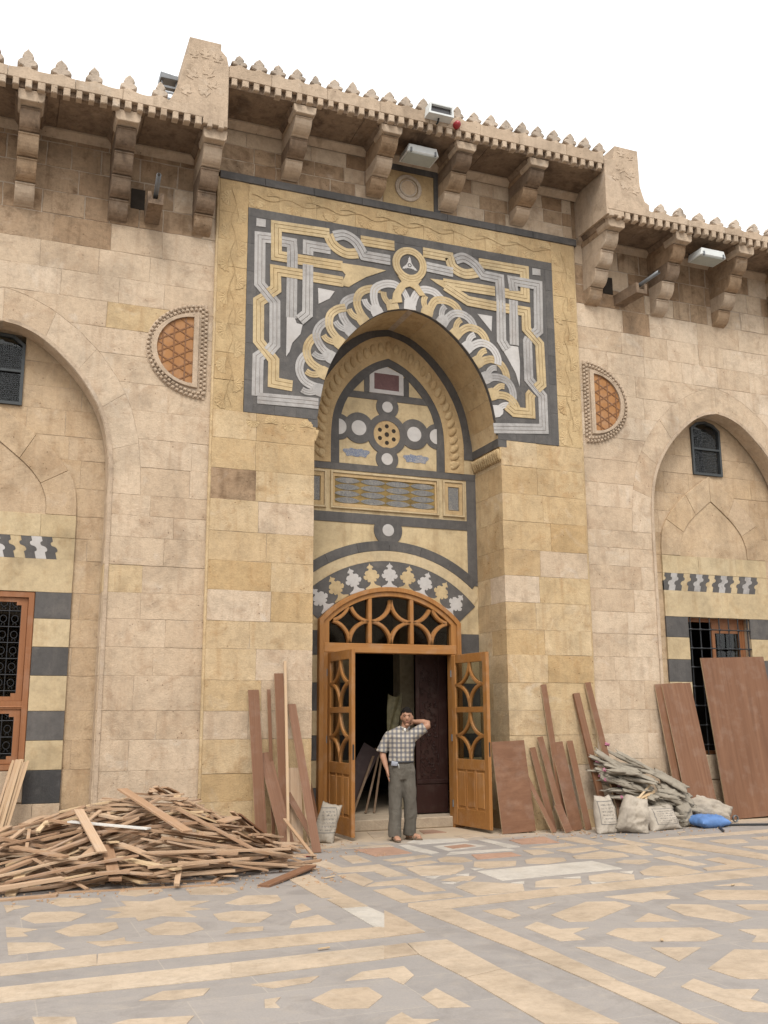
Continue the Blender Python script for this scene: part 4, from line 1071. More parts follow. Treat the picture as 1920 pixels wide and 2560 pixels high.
    # ---- soffit of the niche arch
    prof = resample_poly(P_IN, 42)
    NV = 7
    for sd in (-1, 1):
        for i in range(NV):
            seg = prof[i*6:i*6+7]
            out = [(p[0]+.0, p[1]) for p in seg]
            n_ = [((seg[min(k+1,6)]-seg[max(k-1,0)]).normalized()) for k in range(7)]
            ext = [(seg[k].x+(-n_[k].y)*.16*1, seg[k].y+(n_[k].x)*.16) for k in range(7)]
            poly = [(sd*x, z) for x, z in out]+[(sd*x, z) for x, z in ext[::-1]]
            V, F = slab([poly], .012, YB+.01, FY, 0, .0012); mesh_obj('arch_soffit_stone', V, F, 'carved' if i < 5 else 'portal', P)
        # springing band on the jamb and the carved cornice under it
        xa, xb = (1.455, 1.6) if sd > 0 else (-1.6, -1.455)
        V, F = slab([[(-.004, 5.665),(YB, 5.665),(YB, 5.80),(-.004, 5.80)]], xa, xb, lambda u, v, d: (d, u, v)); mesh_obj('springing_band', V, F, 'basalt', P)
        V, F = slab([[(.0, 5.47),(YB, 5.47),(YB, 5.664),(.0, 5.664)]], *((1.478, 1.6) if sd > 0 else (-1.6, -1.478)), lambda u, v, d: (d, u, v)); mesh_obj('cornice_bed', V, F, 'carved', P)
        for k in range(13):
            y = .035+k*.069
            pts = [(sd*1.50, y, 5.44),(sd*1.482, y, 5.49),(sd*1.466, y, 5.56),(sd*1.456, y, 5.63)]
            mesh_obj('cornice_scallop', *tube(pts, [.012,.024,.031,.032], 8), 'carved', P, True)
    niche_back(P)
    door(P)
    return P

def inlay_panel(P, arch, zb, zt, xp):
    I = group_part('inlay_panel', P, (0, 0, zb))
    out = [(1.467, zb)]+[(xp, zb), (xp, zt), (-xp, zt), (-xp, zb), (-1.467, zb)]+[(-x, z) for x, z in arch[::-1] if z > zb]+[(x, z) for x, z in arch[1:] if z > zb]
    V, F = slab([out], -.004, .06, FY); mesh_obj('basalt_ground', V, F, 'basalt', I)
    # black border stones
    bw = .135
    R = lcg(9)
    x = -xp
    while x < xp-.05:
        nx = min(x+R.uniform(.5,.8), xp)
        if xp-nx < .25: nx = xp
        mesh_obj('border_stone', *boxVF(x+.001, nx-.001, -.007-R.uniform(0,.002), .02, zt-bw, zt, .002), 'basalt', I); x = nx
    for sd in (-1, 1):
        xa, xb = (-xp, -xp+bw) if sd < 0 else (xp-bw, xp)
        z = zb
        while z < zt-bw-.02:
            nz = min(z+R.uniform(.4,.7), zt-bw)
            if zt-bw-nz < .2: nz = zt-bw
            mesh_obj('border_stone', *boxVF(xa, xb, -.007-R.uniform(0,.002), .02, z+.001, nz-.001, .002), 'basalt', I); z = nz
        a, b = (-xp+bw, -1.47) if sd < 0 else (1.47, xp-bw)
        w3 = (b-a)/3
        for k in range(3): mesh_obj('border_stone', *boxVF(a+k*w3+.001, a+(k+1)*w3-.001, -.0075-.0004*k, .02, zb, zb+bw, .002), 'basalt', I)
    mats = {'g': 'grey', 'y': 'yellow', 'w': 'white'}
    for k, (c, lv, pts) in enumerate(STRAPS):
        # curved runs are refined, straight ones keep their corners
        curved = k in (13, 14, 16, 17)
        pp = smooth_poly(pts, 5) if k in (13,) else pts
        if k == 14: pp = smooth_poly(pts[:4], 6)+[pts[4]]
        if k == 16: pp = [pts[0]]+smooth_poly(pts[1:], 6)
        if k == 17: pp = smooth_poly(pts[:4], 6)+pts[4:]
        V, F, MI = sweep(pp, .162, -.0035, .0075+.0022*lv+.00012*k)
        mesh_obj('strap', V, F, None, I, False, MI, [mats[c], 'groove_'+mats[c]])
    for k, (c, pts) in enumerate(FLATS):
        V, F = slab([pts], -.0125-.0002*k, .0, FY, .002); mesh_obj('inlay_piece', V, F, mats[c], I)
    # knotted ring of alternating grey and yellow stones round the arch
    prof = resample_poly(P_IN, 200); L = 0; cum = [0]
    for a, b in zip(prof, prof[1:]): L += (b-a).length; cum.append(L)
    def at_s(s, n, sd):
        s_ = max(0, s); k = min(max(j for j in range(len(cum)) if cum[j] <= s_), len(prof)-2)
        p = prof[k]+(prof[k+1]-prof[k])*((s_-cum[k])/(cum[k+1]-cum[k])); d = (prof[k+1]-prof[k]).normalized(); nr = Vector((-d.y, d.x))
        p = p+d*(min(0, s))
        q = p+nr*n
        return (sd*q.x, q.y)
    st = 2.16/8; R2 = lcg(15)
    for sd in (-1, 1):
        e = sd                                               # the interlace runs one way round: uphill before the apex, downhill after it
        for i in range(0, 9):
            if i == 0 and sd < 0: continue
            s0 = .0 if i == 0 else st*i+.01
            c = ('grey' if R2.random() < .8 else 'white') if i % 2 == 0 else 'yellow'
            lv = .006+.0013*((i if sd > 0 else 9-i) % 5)
            base = [at_s(s0-.10, .004, sd), at_s(s0+.10, .004, sd), at_s(s0+.095, .08, sd), at_s(s0+.05, .15, sd), at_s(s0, .17, sd), at_s(s0-.05, .15, sd), at_s(s0-.095, .08, sd)]
            if i == 0: base = [(-.1, at_s(.1,.004,1)[1]), (.1, at_s(.1,.004,1)[1]), (.09,7.83),(.05,7.87),(0,7.885),(-.05,7.87),(-.09,7.83)]
            V, F = slab([base], -.004-lv-.0004, .0, FY, .002); mesh_obj('knot_foot', V, F, c, I)
            stub = [(s0-.035*e,.09),(s0-.075*e,.17),(s0-.085*e,.24),(s0-.07*e,.30)]
            if i == 0: pts = [(-.02,7.80),(-.06,7.90),(-.12,8.00),(-.13,8.05)]
            else: pts = [at_s(a, b, sd) for a, b in stub]
            V, F, MI = sweep(smooth_poly(pts, 3), .092, -.0035, lv+.0002); mesh_obj('knot_stub', V, F, None, I, False, MI, [c, 'groove_'+c])
            if (sd > 0 and i == 8) or (sd < 0 and i == 1): continue
            arc = [(s0+.03*e,.08),(s0+.035*e,.18),(s0+.075*e,.30),(s0+.16*e,.39),(s0+.26*e,.42),(s0+.36*e,.40),(s0+.44*e,.345)]
            if sd > 0 and i == 7: arc = arc[:5]
            pts = [at_s(a, b, sd) for a, b in arc]
            V, F, MI = sweep(smooth_poly(pts, 3), .122, -.0035, lv); mesh_obj('knot_arc', V, F, None, I, False, MI, [c, 'groove_'+c])
    # roundel over the apex
    V, F = slab([circle(0, 8.42, .285, 36), circle(0, 8.42, .170, 36)], -.026, .0, FY, .003); mesh_obj('roundel_ring', V, F, 'yellow', I)
    for r in (.205, .245):
        V, F = slab([circle(0, 8.42, r+.004, 36), circle(0, 8.42, r-.004, 36)], -.0275, -.02, FY); mesh_obj('ring_line', V, F, 'groove', I)
    V, F = slab([[(-.2,8.20),(.2,8.20),(.14,8.12),(.19,8.04),(.26,7.95),(.16,7.93),(.07,8.03),(0,8.06),(-.07,8.03),(-.15,7.9),(-.13,7.78),(-.3,7.74),(-.28,7.9),(-.2,8.05),(-.14,8.12)]], -.0228, .0, FY, .002); mesh_obj('roundel_neck', V, F, 'yellow', I)
    V, F = slab([circle(0, 8.42, .171, 32)], -.012, .0, FY); mesh_obj('roundel_disc', V, F, 'basalt', I)
    star = []
    for k in range(3):                                  # three small leafed points round a knot
        a0 = pi/2+k*2*pi/3
        for da, r in ((-.62,.055),(-.42,.062),(-.30,.09),(-.16,.078),(-.2,.105),(0,.145),(.2,.105),(.16,.078),(.30,.09),(.42,.062)):
            star.append((r*cos(a0+da), 8.42-.01+r*sin(a0+da)))
    V, F = slab([star, circle(0, 8.41, .034, 14)], -.0165, -.002, FY); mesh_obj('roundel_leaf', V, F, 'white', I)
    V, F = slab([circle(0, 8.41, .018, 12)], -.0165, -.002, FY); mesh_obj('roundel_leaf', V, F, 'white', I)

def niche_back(P):
    N = group_part('niche_wall', P, (0, YB, 3.0))
    c0 = YB
    # base wall of cream stones above the door
    ol = [(-1.5,2.86),(-1.13,2.86),(-1.13,3.02)]+[(1.535*sin(a), 2.0+1.535*cos(a)) for a in np.linspace(-.72, .72, 19)]+[(1.13,3.02),(1.13,2.86),(1.5,2.86),(1.5,7.75),(-1.5,7.75)]
    V, F = slab([ol], c0, c0+.2, FY); mesh_obj('cream_wall', V, F, 'cream2', N)
    top = [(p.x, p.y) for p in resample_poly(P_IN, 30)]
    def band(outer, inner, y, mat, name, zmin):
        o = [p for p in outer if p[1] >= zmin-.001]; i = [p for p in inner if p[1] >= zmin-.001]
        if o[-1][1] > zmin+.001: o.append((o[-1][0], zmin))
        if i[-1][1] > zmin+.001: i.append((i[-1][0], zmin))
        oo = mirror_loop(o); n = len(o)
        loop = o[::-1]+[(-x, z) for x, z in o[1:]]+[(-x, z) for x, z in i[::-1]]+i[1:]
        V, F = slab([loop], y, c0+.02, FY, .002); return mesh_obj(name, V, F, mat, N)
    B1 = smooth_poly([(0,7.585),(.29,7.51),(.60,7.30),(.88,7.0),(1.10,6.66),(1.23,6.32),(1.29,6.0),(1.30,5.80),(1.30,5.66)], 3)
    O2 = smooth_poly([(0,7.21),(.27,7.09),(.54,6.88),(.76,6.60),(.90,6.3),(.955,5.95),(.96,5.42)], 4)
    I2 = smooth_poly([(0,7.075),(.24,6.965),(.49,6.73),(.685,6.48),(.79,6.2),(.82,5.9),(.82,5.42)], 4)
    band([(x+.03, z+.03) if i else (0, z+.05) for i, (x, z) in enumerate(top)], B1, c0-.012, 'basalt', 'black_arch_band', 5.66)
    band(B1, O2, c0-.020, 'carved', 'carved_arch_band', 5.42)
    # egg scallops on the carved band
    mid = [((a.x+b.x)/2, (a.y+b.y)/2, (a-b).normalized()) for a, b in zip(resample_poly(B1, 17), resample_poly(O2, 17))]
    n = 8
    V = []; F = []
    for j in range(6):
        ph = pi/2*j/5
        for k in range(12):
            a = 2*pi*k/12; V.append((.052*cos(a)*cos(ph), -.030*sin(ph), .105*sin(a)*cos(ph)*(1.0 if sin(a) > 0 else .85)))
    for j in range(5):
        for k in range(12): F.append((j*12+k, j*12+(k+1) % 12, (j+1)*12+(k+1) % 12, (j+1)*12+k))
    me = bpy.data.meshes.new('egg_scallop'); me.from_pydata(V, [], F); me.materials.append(M['carved'])
    for p in me.polygons: p.use_smooth = True
    for sd in (-1, 1):
        for k, (x, z, d) in enumerate(mid):
            if k == 0 and sd < 0: continue
            o = bpy.data.objects.new('egg_scallop', me); o.location = Vector((sd*x, c0-.018, z))-wloc(N); o.rotation_euler = (0, atan2(sd*d.x, d.y), 0); link(o, N)
    for sd in (-1, 1):
        V, F = slab([circle(sd*1.12, 5.56, .07, 10)], c0-.05, c0, FY, .03); mesh_obj('carved_boss', V, F, 'carved', N)
    band(O2, I2, c0-.014, 'basalt', 'black_arch_band', 5.42)
    def b(x0, x1, z0, z1, m='basalt', y=.010, nm='black_band'): return mesh_obj(nm, *boxVF(x0, x1, c0-y, c0+.02, z0, z1, .0015), m, N)
    b(-.71, .69, 6.50, 6.61); b(-.41, -.325, 6.612, 6.92, y=.0095); b(.265, .355, 6.612, 6.92, y=.0095)
    V, F = slab([[(-.32,6.615),(.26,6.615),(.26,6.96),(-.03,7.07),(-.32,6.96)]], c0-.0115, c0+.01, FY, .002); mesh_obj('white_frame', V, F, 'white', N)
    b(-.24, .18, 6.68, 6.945, 'purple', .016, 'porphyry_slab')
    def disc(x, z, r, m, y, nm, clip=None):
        p = circle(x, z, r, 30)
        if clip: p = [(max(min(q[0], clip), -clip), q[1]) for q in p]; p = [q for i, q in enumerate(p) if i == 0 or (Vector(q)-Vector(p[i-1])).length > 1e-4]
        V, F = slab([p], c0-y, c0+.01, FY, .0012); return mesh_obj(nm, V, F, m, N)
    disc(-.03, 5.95, .33, 'basalt', .0105, 'black_ring') if False else None
    V, F = slab([circle(-.03, 5.95, .335, 36), circle(-.03, 5.95, .226, 36)], c0-.0125, c0+.0, FY, .0015); mesh_obj('black_ring', V, F, 'basalt', N)
    for (x, z, rw, rb) in ((-.02,6.40,.09,.19), (-.03,5.55,.095,.19), (-.50,6.01,.122,.25), (.435,6.0,.122,.25)):
        disc(x, z, rb, 'basalt', .0108+rb*.005, 'black_ring'); disc(x, z, rw, 'white', .015, 'white_disc')
    for sd in (-1, 1):
        disc(sd*.83, 6.0, .21, 'basalt', .0100, 'black_ring', .83); disc(sd*.83, 6.0, .125, 'white', .0142, 'white_disc', .83)
    # pierced rose with seven holes
    holes = [circle(-.03, 5.95, .04, 10)]+[circle(-.03+.135*cos(k*pi/3+pi/2), 5.95+.135*sin(k*pi/3+pi/2), .036, 10) for k in range(6)]
    V, F = slab([circle(-.03, 5.95, .225, 32)]+holes, c0-.004, c0-.0005, FY); mesh_obj('pierced_rose', V, F, 'carved', N)
    V, F = slab([circle(-.03, 5.95, .222, 32)], c0-.0004, c0+.01, FY); mesh_obj('rose_hole_shade', V, F, 'dark', N)  # dark backing puts the shade into the rose holes
    # blue cartouches
    for x, z in ((-.54,5.61), (.465,5.60)):
        p = []
        for t in np.linspace(0, 2*pi, 40, endpoint=False):
            r = 1+.12*sin(7*t)+.1*cos(4*t); p.append((x+.205*cos(t)*r*.93, z+(.075*sin(t)+.02*sin(3*t))*r))
        V, F = slab([p], c0-.005, c0+.01, FY); mesh_obj('script_cartouche', V, F, 'script_blue', N)
    b(-1.5, 1.5, 5.315, 5.425, y=.0118)
    # inscription frieze: moulded frames
    def frame(x0, x1, z0, z1, dx, dz, m, rows, cols):
        V, F = slab([[(x0,z0),(x1,z0),(x1,z1),(x0,z1)], [(x0+.03,z0+.03),(x1-.03,z0+.03),(x1-.03,z1-.03),(x0+.03,z1-.03)]], c0-.035, c0+.01, FY, .006); mesh_obj('inscription_frame', V, F, 'cream', N)
        V, F = slab([[(x0+.032,z0+.032),(x1-.032,z0+.032),(x1-.032,z1-.032),(x0+.032,z1-.032)], [(x0+dx,z0+dz),(x1-dx,z0+dz),(x1-dx,z1-dz),(x0+dx,z1-dz)]], c0-.02, c0+.01, FY, .004); mesh_obj('inscription_frame', V, F, 'carved', N)
        V, F = boxVF(x0+dx, x1-dx, c0-.004, c0+.01, z0+dz, z1-dz); mesh_obj('inscription_ground', V, F, m, N)
        w = (x1-x0-2*dx)/cols; h = (z1-z0-2*dz)/rows
        for i in range(cols):
            for j in range(rows):
                cx = x0+dx+w*(i+.5); cz = z0+dz+h*(j+.5)
                if cols > 1: p = [(cx+.485*w*cos(t)*abs(cos(t))**.15, cz+.46*h*sin(t)*abs(sin(t))**.2) for t in np.linspace(0, 2*pi, 20, endpoint=False)]
                else: p = [(cx-.45*w, cz-.48*h),(cx+.45*w, cz-.48*h),(cx+.45*w, cz+.48*h),(cx-.45*w, cz+.48*h)]
                V, F = slab([p], c0-.010, c0+.0, FY, .002); mesh_obj('script_panel', V, F, 'script_grey', N)
    frame(-.96, .84, 4.705, 5.29, .065, .085, 'gold', 4, 4)
    frame(.915, 1.29, 4.705, 5.29, .09, .10, 'gold', 1, 1); frame(-1.41, -1.03, 4.705, 5.29, .09, .10, 'gold', 1, 1)
    b(1.335, 1.5, 3.62, 5.313, y=.0113); b(-1.5, -1.42, 3.62, 5.313, y=.0113)
    b(-1.5, 1.333, 4.50, 4.652, y=.0109)
    disc(-.02, 4.42, .235, 'basalt', .0117, 'black_ring'); disc(-.02, 4.42, .095, 'white', .0155, 'white_disc')
    # relieving arch bands, all struck from one centre
    def arc(r0, r1, a0, a1, m, y, nm):
        aa = np.linspace(a0, a1, 25)
        p = [(r1*sin(a), 2+r1*cos(a)) for a in aa]+[(r0*sin(a), 2+r0*cos(a)) for a in aa[::-1]]
        p = [(max(-1.498, min(1.498, x)), z) for x, z in p]
        V, F = slab([p], c0-y, c0+.02, FY, .0015); return mesh_obj(nm, V, F, m, N)
    amax = .80
    for k in range(6): arc(2.10, 2.25, -.728+k*1.456/6+.0008, -.728+(k+1)*1.456/6-.0008, 'basalt', .0125, 'black_arch_stone')
    arc(1.94, 2.098, -.82, .82, 'cream', .0082, 'cream_arch_stone')
    arc(1.532, 1.938, -.84, .84, 'basalt', .0092, 'black_arch_band')
    def tref(a, m):
        half = [(.13,.0),(.125,.02),(.055,.045),(.03,.075),(.028,.10),(.06,.095),(.075,.12),(.06,.14),(.10,.135),(.125,.17),(.115,.205),(.085,.20),(.095,.235),(.07,.265),(.03,.27),(.022,.295),(.05,.31),(.03,.335),(.012,.345),(0,.375)]
        pts = [(x, z) for x, z in half]+[(-x, z) for x, z in half[-2::-1]]
        r0 = 1.536
        out = []
        for x, z in pts:
            rr = r0+z*1.02; aa = a+x/1.62
            out.append((max(-1.496, min(1.496, rr*sin(aa))), 2+rr*cos(aa)))
        V, F = slab([out], c0-.0125-.0002*abs(a), c0, FY, .0012); mesh_obj('trefoil_inlay', V, F, m, N)
    for k in range(-4, 5): tref(k*.1745, 'yellow' if k % 2 else 'white')
    # striped jambs beside the door
    zz = [.0, .25, .62, 1.0, 1.35, 1.70, 2.10, 2.50, 2.86]
    for i, (z0, z1) in enumerate(zip(zz, zz[1:])):
        for sd in (-1, 1):
            xa, xb = (1.13, 1.498) if sd > 0 else (-1.498, -1.13)
            mesh_obj('striped_block', *boxVF(xa, xb, c0-.002, c0+.3, z0+.0015, z1-.0015, .003), 'basalt' if i % 2 else 'cream', N)

def arcs_cell(cx0, cx1, z0, z1):
    """four quarter arcs struck from the corners of a cell: a concave star of glazing bars"""
    cx, cz = (cx0+cx1)/2, (z0+z1)/2; rx, rz = (cx1-cx0)/2, (z1-z0)/2
    out = []
    for qx, qz, a0 in ((cx0, z0, 0), (cx1, z0, pi/2), (cx1, z1, pi), (cx0, z1, 3*pi/2)):
        out.append([(qx+rx*cos(a0+pi/2*k/8), qz+rz*sin(a0+pi/2*k/8)) for k in range(9)])
    return out

def door(P):
    # ---- frame and fanlight
    y0 = YB-.11
    Fg = group_part('door_frame', P, (0, YB, 0))
    def legs(xo, ro, xi, ri, y, y1, mat, nm):
        a = math.acos(min(1, 0)) if False else None
        ao = math.asin(min(1, xo/ro)); ai = math.asin(min(1, xi/ri))
        o = [(xo, 0.0)]+[(ro*sin(t), 2+ro*cos(t)) for t in np.linspace(ao, -ao, 25)]+[(-xo, 0.0)]
        i = [(-xi, 0.0)]+[(ri*sin(t), 2+ri*cos(t)) for t in np.linspace(-ai, ai, 25)]+[(xi, 0.0)]
        V, F = slab([o+i], y, y1, FY, .006); return mesh_obj(nm, V, F, mat, Fg)
    legs(1.145, 1.53, 1.075, 1.46, y0, YB+.1, 'doorwood', 'outer_moulding'); legs(1.08, 1.462, .985, 1.39, y0+.03, YB+.08, 'doorwood', 'inner_frame')
    box('transom', -1.07, 1.07, y0+.022, YB+.07, 2.535, 2.675, 'doorwood_h', Fg, .008)
    for x in (-.345, .335): box('mullion', x-.032, x+.032, y0+.035, YB+.05, 2.676, 2+sqrt(1.40**2-x*x), 'doorwood', Fg, .01)
    def clip_arc(pts):
        keep = [p for p in pts if abs(p[0]) < 1.0 and p[0]**2+(p[1]-2)**2 < 1.405**2 and p[1] > 2.66]
        return keep
    for a, b_ in ((-.985, -.345), (-.345, .335), (.335, .985)):
        for arc in arcs_cell(a, b_, 2.675, 3.335):
            k = clip_arc(arc)
            if len(k) > 2:
                V, F, MI = sweep(k, .052, YB+.02, .085, False); mesh_obj('glazing_bar', V, F, 'doorwood', Fg)
                V, F, MI = sweep(k, .024, YB-.06, .014, False); mesh_obj('bar_bead', V, F, 'doorwood', Fg)
    ai = math.asin(.99/1.40)
    V, F = slab([[(-1.0,2.66),(1.0,2.66)]+[(1.40*sin(t), 2+1.40*cos(t)) for t in np.linspace(ai, -ai, 21)]], YB+.0, YB+.006, FY); mesh_obj('pane', V, F, 'glass', Fg)
    # ---- two open leaves
    def leaf(hx, hy, ang, mirror, width=.955):
        D = bpy.data.objects.new('door_leaf', None); D.empty_display_size = .1; D.location = (hx, hy, .045); D.rotation_euler = (0, 0, ang); link(D, P)
        W, H, T = width, 2.48, .05
        def add(nm, V, F, mat, smooth=False):
            me = bpy.data.meshes.new(nm); me.from_pydata([tuple(v) for v in V], [], F); me.materials.append(M[mat]); o = bpy.data.objects.new(nm, me); link(o, D); return o
        st = .105
        add('stile', *boxVF(0, st, -T/2, T/2, 0, H, .006), 'doorwood'); add('stile', *boxVF(W-st, W, -T/2, T/2, 0, H, .006), 'doorwood')
        for z0, z1 in ((0,.24),(.80,.95),(1.62,1.70),(H-.13,H)): add('rail', *boxVF(st, W-st, -T/2+.002, T/2-.002, z0, z1, .004), 'doorwood_h')
        pw = (W-2*st)/3
        for k in range(3):
            xa = st+k*pw
            if k: add('muntin', *boxVF(xa-.022, xa+.022, -T/2+.003, T/2-.003, .24, .80, .003), 'doorwood')
            for sy in (-1, 1):
                V, F = slab([[(xa+.03,.27),(xa+pw-.03,.27),(xa+pw-.03,.77),(xa+.03,.77)]], -.019, .0, FY, .012)
                if sy > 0: V = [(x, -y, z) for x, y, z in V]; F = [tuple(reversed(f)) for f in F]
                add('raised_panel', V, F, 'doorwood')
            add('field', *boxVF(xa, xa+pw, -.010, .010, .24, .80), 'doorwood')
        for z0, z1 in ((.95, 1.62), (1.70, H-.13)):
            for arc in arcs_cell(st, W-st, z0, z1):
                V, F, MI = sweep(arc, .045, .021, .042, False); add('glazing_bar', V, F, 'doorwood')
                for y_, h_ in ((-.020, .006),): 
                    V, F, MI = sweep(arc, .02, y_, h_, False); add('bar_bead', V, F, 'doorwood')
            add('pane', *boxVF(st-.01, W-st+.01, -.003, .003, z0-.01, z1+.01), 'glass')
        me_v, me_f = boxVF(W-.001, W+.002, -.012, .012, 1.0, 1.2)
        add('lock_plate', me_v, me_f, 'iron')
        for z in (.3, 1.25, 2.2): add('hinge', *tube([(0, -T/2-.006, z-.05), (0, -T/2-.006, z+.05)], .012, 8), 'pipe')
        return D
    leaf(-.985, .83, radians(-88), 1); leaf(1.0, .83, radians(-83.5), -1)
    # ---- threshold step and the dark hall behind
    box('threshold', -1.13, 1.13, YB-.02, 2.2, 0.001, .155, 'sandstone_dust', P, .012)
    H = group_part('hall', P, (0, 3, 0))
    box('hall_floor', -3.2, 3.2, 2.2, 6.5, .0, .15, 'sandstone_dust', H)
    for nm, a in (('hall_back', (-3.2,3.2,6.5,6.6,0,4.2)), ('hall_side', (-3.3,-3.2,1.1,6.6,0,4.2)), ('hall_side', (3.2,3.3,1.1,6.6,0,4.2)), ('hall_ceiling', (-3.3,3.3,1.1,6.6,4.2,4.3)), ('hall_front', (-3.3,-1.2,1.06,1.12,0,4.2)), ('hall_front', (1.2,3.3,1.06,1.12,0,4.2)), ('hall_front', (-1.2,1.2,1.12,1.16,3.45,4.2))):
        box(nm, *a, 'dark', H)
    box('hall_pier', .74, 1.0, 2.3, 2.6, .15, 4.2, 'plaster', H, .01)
    # carved old door leaf folded back inside
    O = group_part('carved_leaf', P, (.9, 1.35, .16))
    for nm, x0, x1, z0, z1, y in (('leaf_board', .60, 1.13, .17, 2.9, 1.35), ('edge_stile', .985, 1.13, .17, 2.9, 1.325), ('lower_rail', .60, 1.128, .17, .60, 1.322), ('rail_bead', .60, 1.13, .60, .66, 1.31), ('edge_stile', .60, .665, .66, 2.9, 1.326)):
        box(nm, x0, x1, y, 1.40, z0, z1, 'darkdoor', O, .006)
    R = lcg(8); parts = []
    for k in range(260):
        x = R.uniform(.68, .97); z = R.uniform(.69, 2.86); r = R.uniform(.012, .024); a = R.uniform(0, 6.28)
        parts.append(tube([(x+r*cos(a+t), 1.343, z+r*sin(a+t)) for t in (0, .9, 1.8, 2.7)], .006, 5))
    o = mesh_obj('leaf_carving', *merge(parts), 'darkdoor', O); o['kind'] = 'stuff'
build_portal()

# ------------------------------------------------------------------ loose timber
UNIT = None
def unit_box():
    global UNIT
    if UNIT is None:
        b = .5
        V, F = boxVF(-b, b, -b, b, -b, b)
        UNIT = {}
    return UNIT
def timber_mesh(mat, edge=None):
    """unit box: long axis z, width x, thickness y; narrow edges may show fibreboard"""
    key = (mat, edge)
    U = unit_box()
    if key not in U:
        V, F = boxVF(-.5, .5, -.5, .5, -.5, .5)
        me = bpy.data.meshes.new('board'); me.from_pydata(V, [], F); me.materials.append(M[mat]); me.materials.append(M[edge or mat]); me.update()
        for p in me.polygons:
            if abs(p.normal.y) < .5: p.material_index = 1
        U[key] = me
    return U[key]
def scrap_mesh(mat, k):
    """bowed, obliquely cut variants for the heap"""
    key = ('scrap', mat, k); U = unit_box()
    if key not in U:
        R = lcg(100+k); V, F = [], []
        bow = R.uniform(-.9, .9); bx_ = R.uniform(-.12, .12); cut0, cut1 = R.uniform(-.02,.02), R.uniform(-.03,.03)
        for j, z in enumerate((-.5, -.2, .15, .5)):
            f = 1-(2*z)**2
            for x, y in ((-.5,-.5),(.5,-.5),(.5,.5),(-.5,.5)):
                V.append((x*(1-R.uniform(0,.05))+bx_*f, y+bow*f*.5, z+(cut0*x*2 if j == 0 else (cut1*x*2 if j == 3 else 0))))
        for j in range(3):
            for i in range(4): F.append((j*4+i, j*4+(i+1) % 4, (j+1)*4+(i+1) % 4, (j+1)*4+i))
        F += [(3,2,1,0), (12,13,14,15)]
        me = bpy.data.meshes.new('scrap'); me.from_pydata(V, [], F); me.materials.append(M[mat]); me.update(); U[key] = me
    return U[key]
def timber(name, base, top, w, th, mat, label, cat, group=None, edge=None, wdir=(1,0,0), roll=0):
    a, b = Vector(base), Vector(top); ax = (b-a); L = ax.length; z = ax.normalized()
    x = Vector(wdir); x = (x-z*x.dot(z)).normalized(); y = z.cross(x)
    if roll: x, y = x*cos(roll)+y*sin(roll), -x*sin(roll)+y*cos(roll)
    o = bpy.data.objects.new(name, timber_mesh(mat, edge))
    m = Matrix(((x.x,y.x,z.x,0),(x.y,y.y,z.y,0),(x.z,y.z,z.z,0),(0,0,0,1))).to_4x4()
    lift = abs(x.z)*w/2+abs(y.z)*th/2
    o.matrix_world = Matrix.Translation((a+b)/2+Vector((0,0,lift))) @ m @ Matrix.Diagonal((w, th, L, 1))
    link(o); return tag(o, label, cat, group)

G = 'boards leaning against the portal beside the open door'
timber('plank', (-2.26,-.40,0), (-2.32,-.02,1.96), .145, .02, 'board', 'reddish brown plank standing apart, nearest the wood heap, leaning on the portal', 'plank', edge='edge')
timber('plank', (-1.93,-.32,0), (-1.98,-.03,2.18), .125, .02, 'board', 'tallest wide reddish brown plank leaning on the portal beside the heap', 'plank', edge='edge')
timber('plank', (-2.06,-.22,0), (-2.11,-.015,1.97), .045, .02, 'board', 'narrow brown strip behind the tallest wide plank by the heap', 'plank', edge='edge')
timber('lath', (-2.02,-.76,0), (-1.90,-.05,2.34), .034, .022, 'lath', 'thin pale lath, tallest piece leaning in front of the brown planks', 'lath')
timber('plank', (-1.75,-1.05,0), (-1.80,-.05,1.77), .11, .02, 'board', 'brown plank sloping in front of the dusty printed bag by the door', 'plank', edge='edge')
timber('plank', (-1.97,-.60,0), (-2.16,-.06,1.14), .17, .018, 'board', 'short wide brown board tilted behind the pale lath', 'board', edge='edge')
timber('plank', (-1.76,-.24,0), (-1.74,-.02,.95), .17, .016, 'plank', 'short light brown board against the portal behind the sloping plank', 'board')
timber('plank', (-1.58,-.55,0), (-1.86,-.12,.62), .085, .018, 'board', 'short brown offcut slanting across the light brown board', 'board', edge='edge')
timber('lath', (-1.93,-1.55,0), (-2.04,-.62,.36), .04, .02, 'lath', 'short lath lying from the floor up to the planks beside the heap', 'lath')
timber('lath', (-1.66,-.42,0), (-1.65,-.04,.92), .026, .018, 'lath', 'short thin lath standing between the board and the sloping plank', 'lath')
timber('plank', (-1.30,.22,0), (-1.40,.72,1.12), .075, .018, 'board', 'narrow brown board leaning inside the niche beside the door frame', 'board', wdir=(1,.4,0))
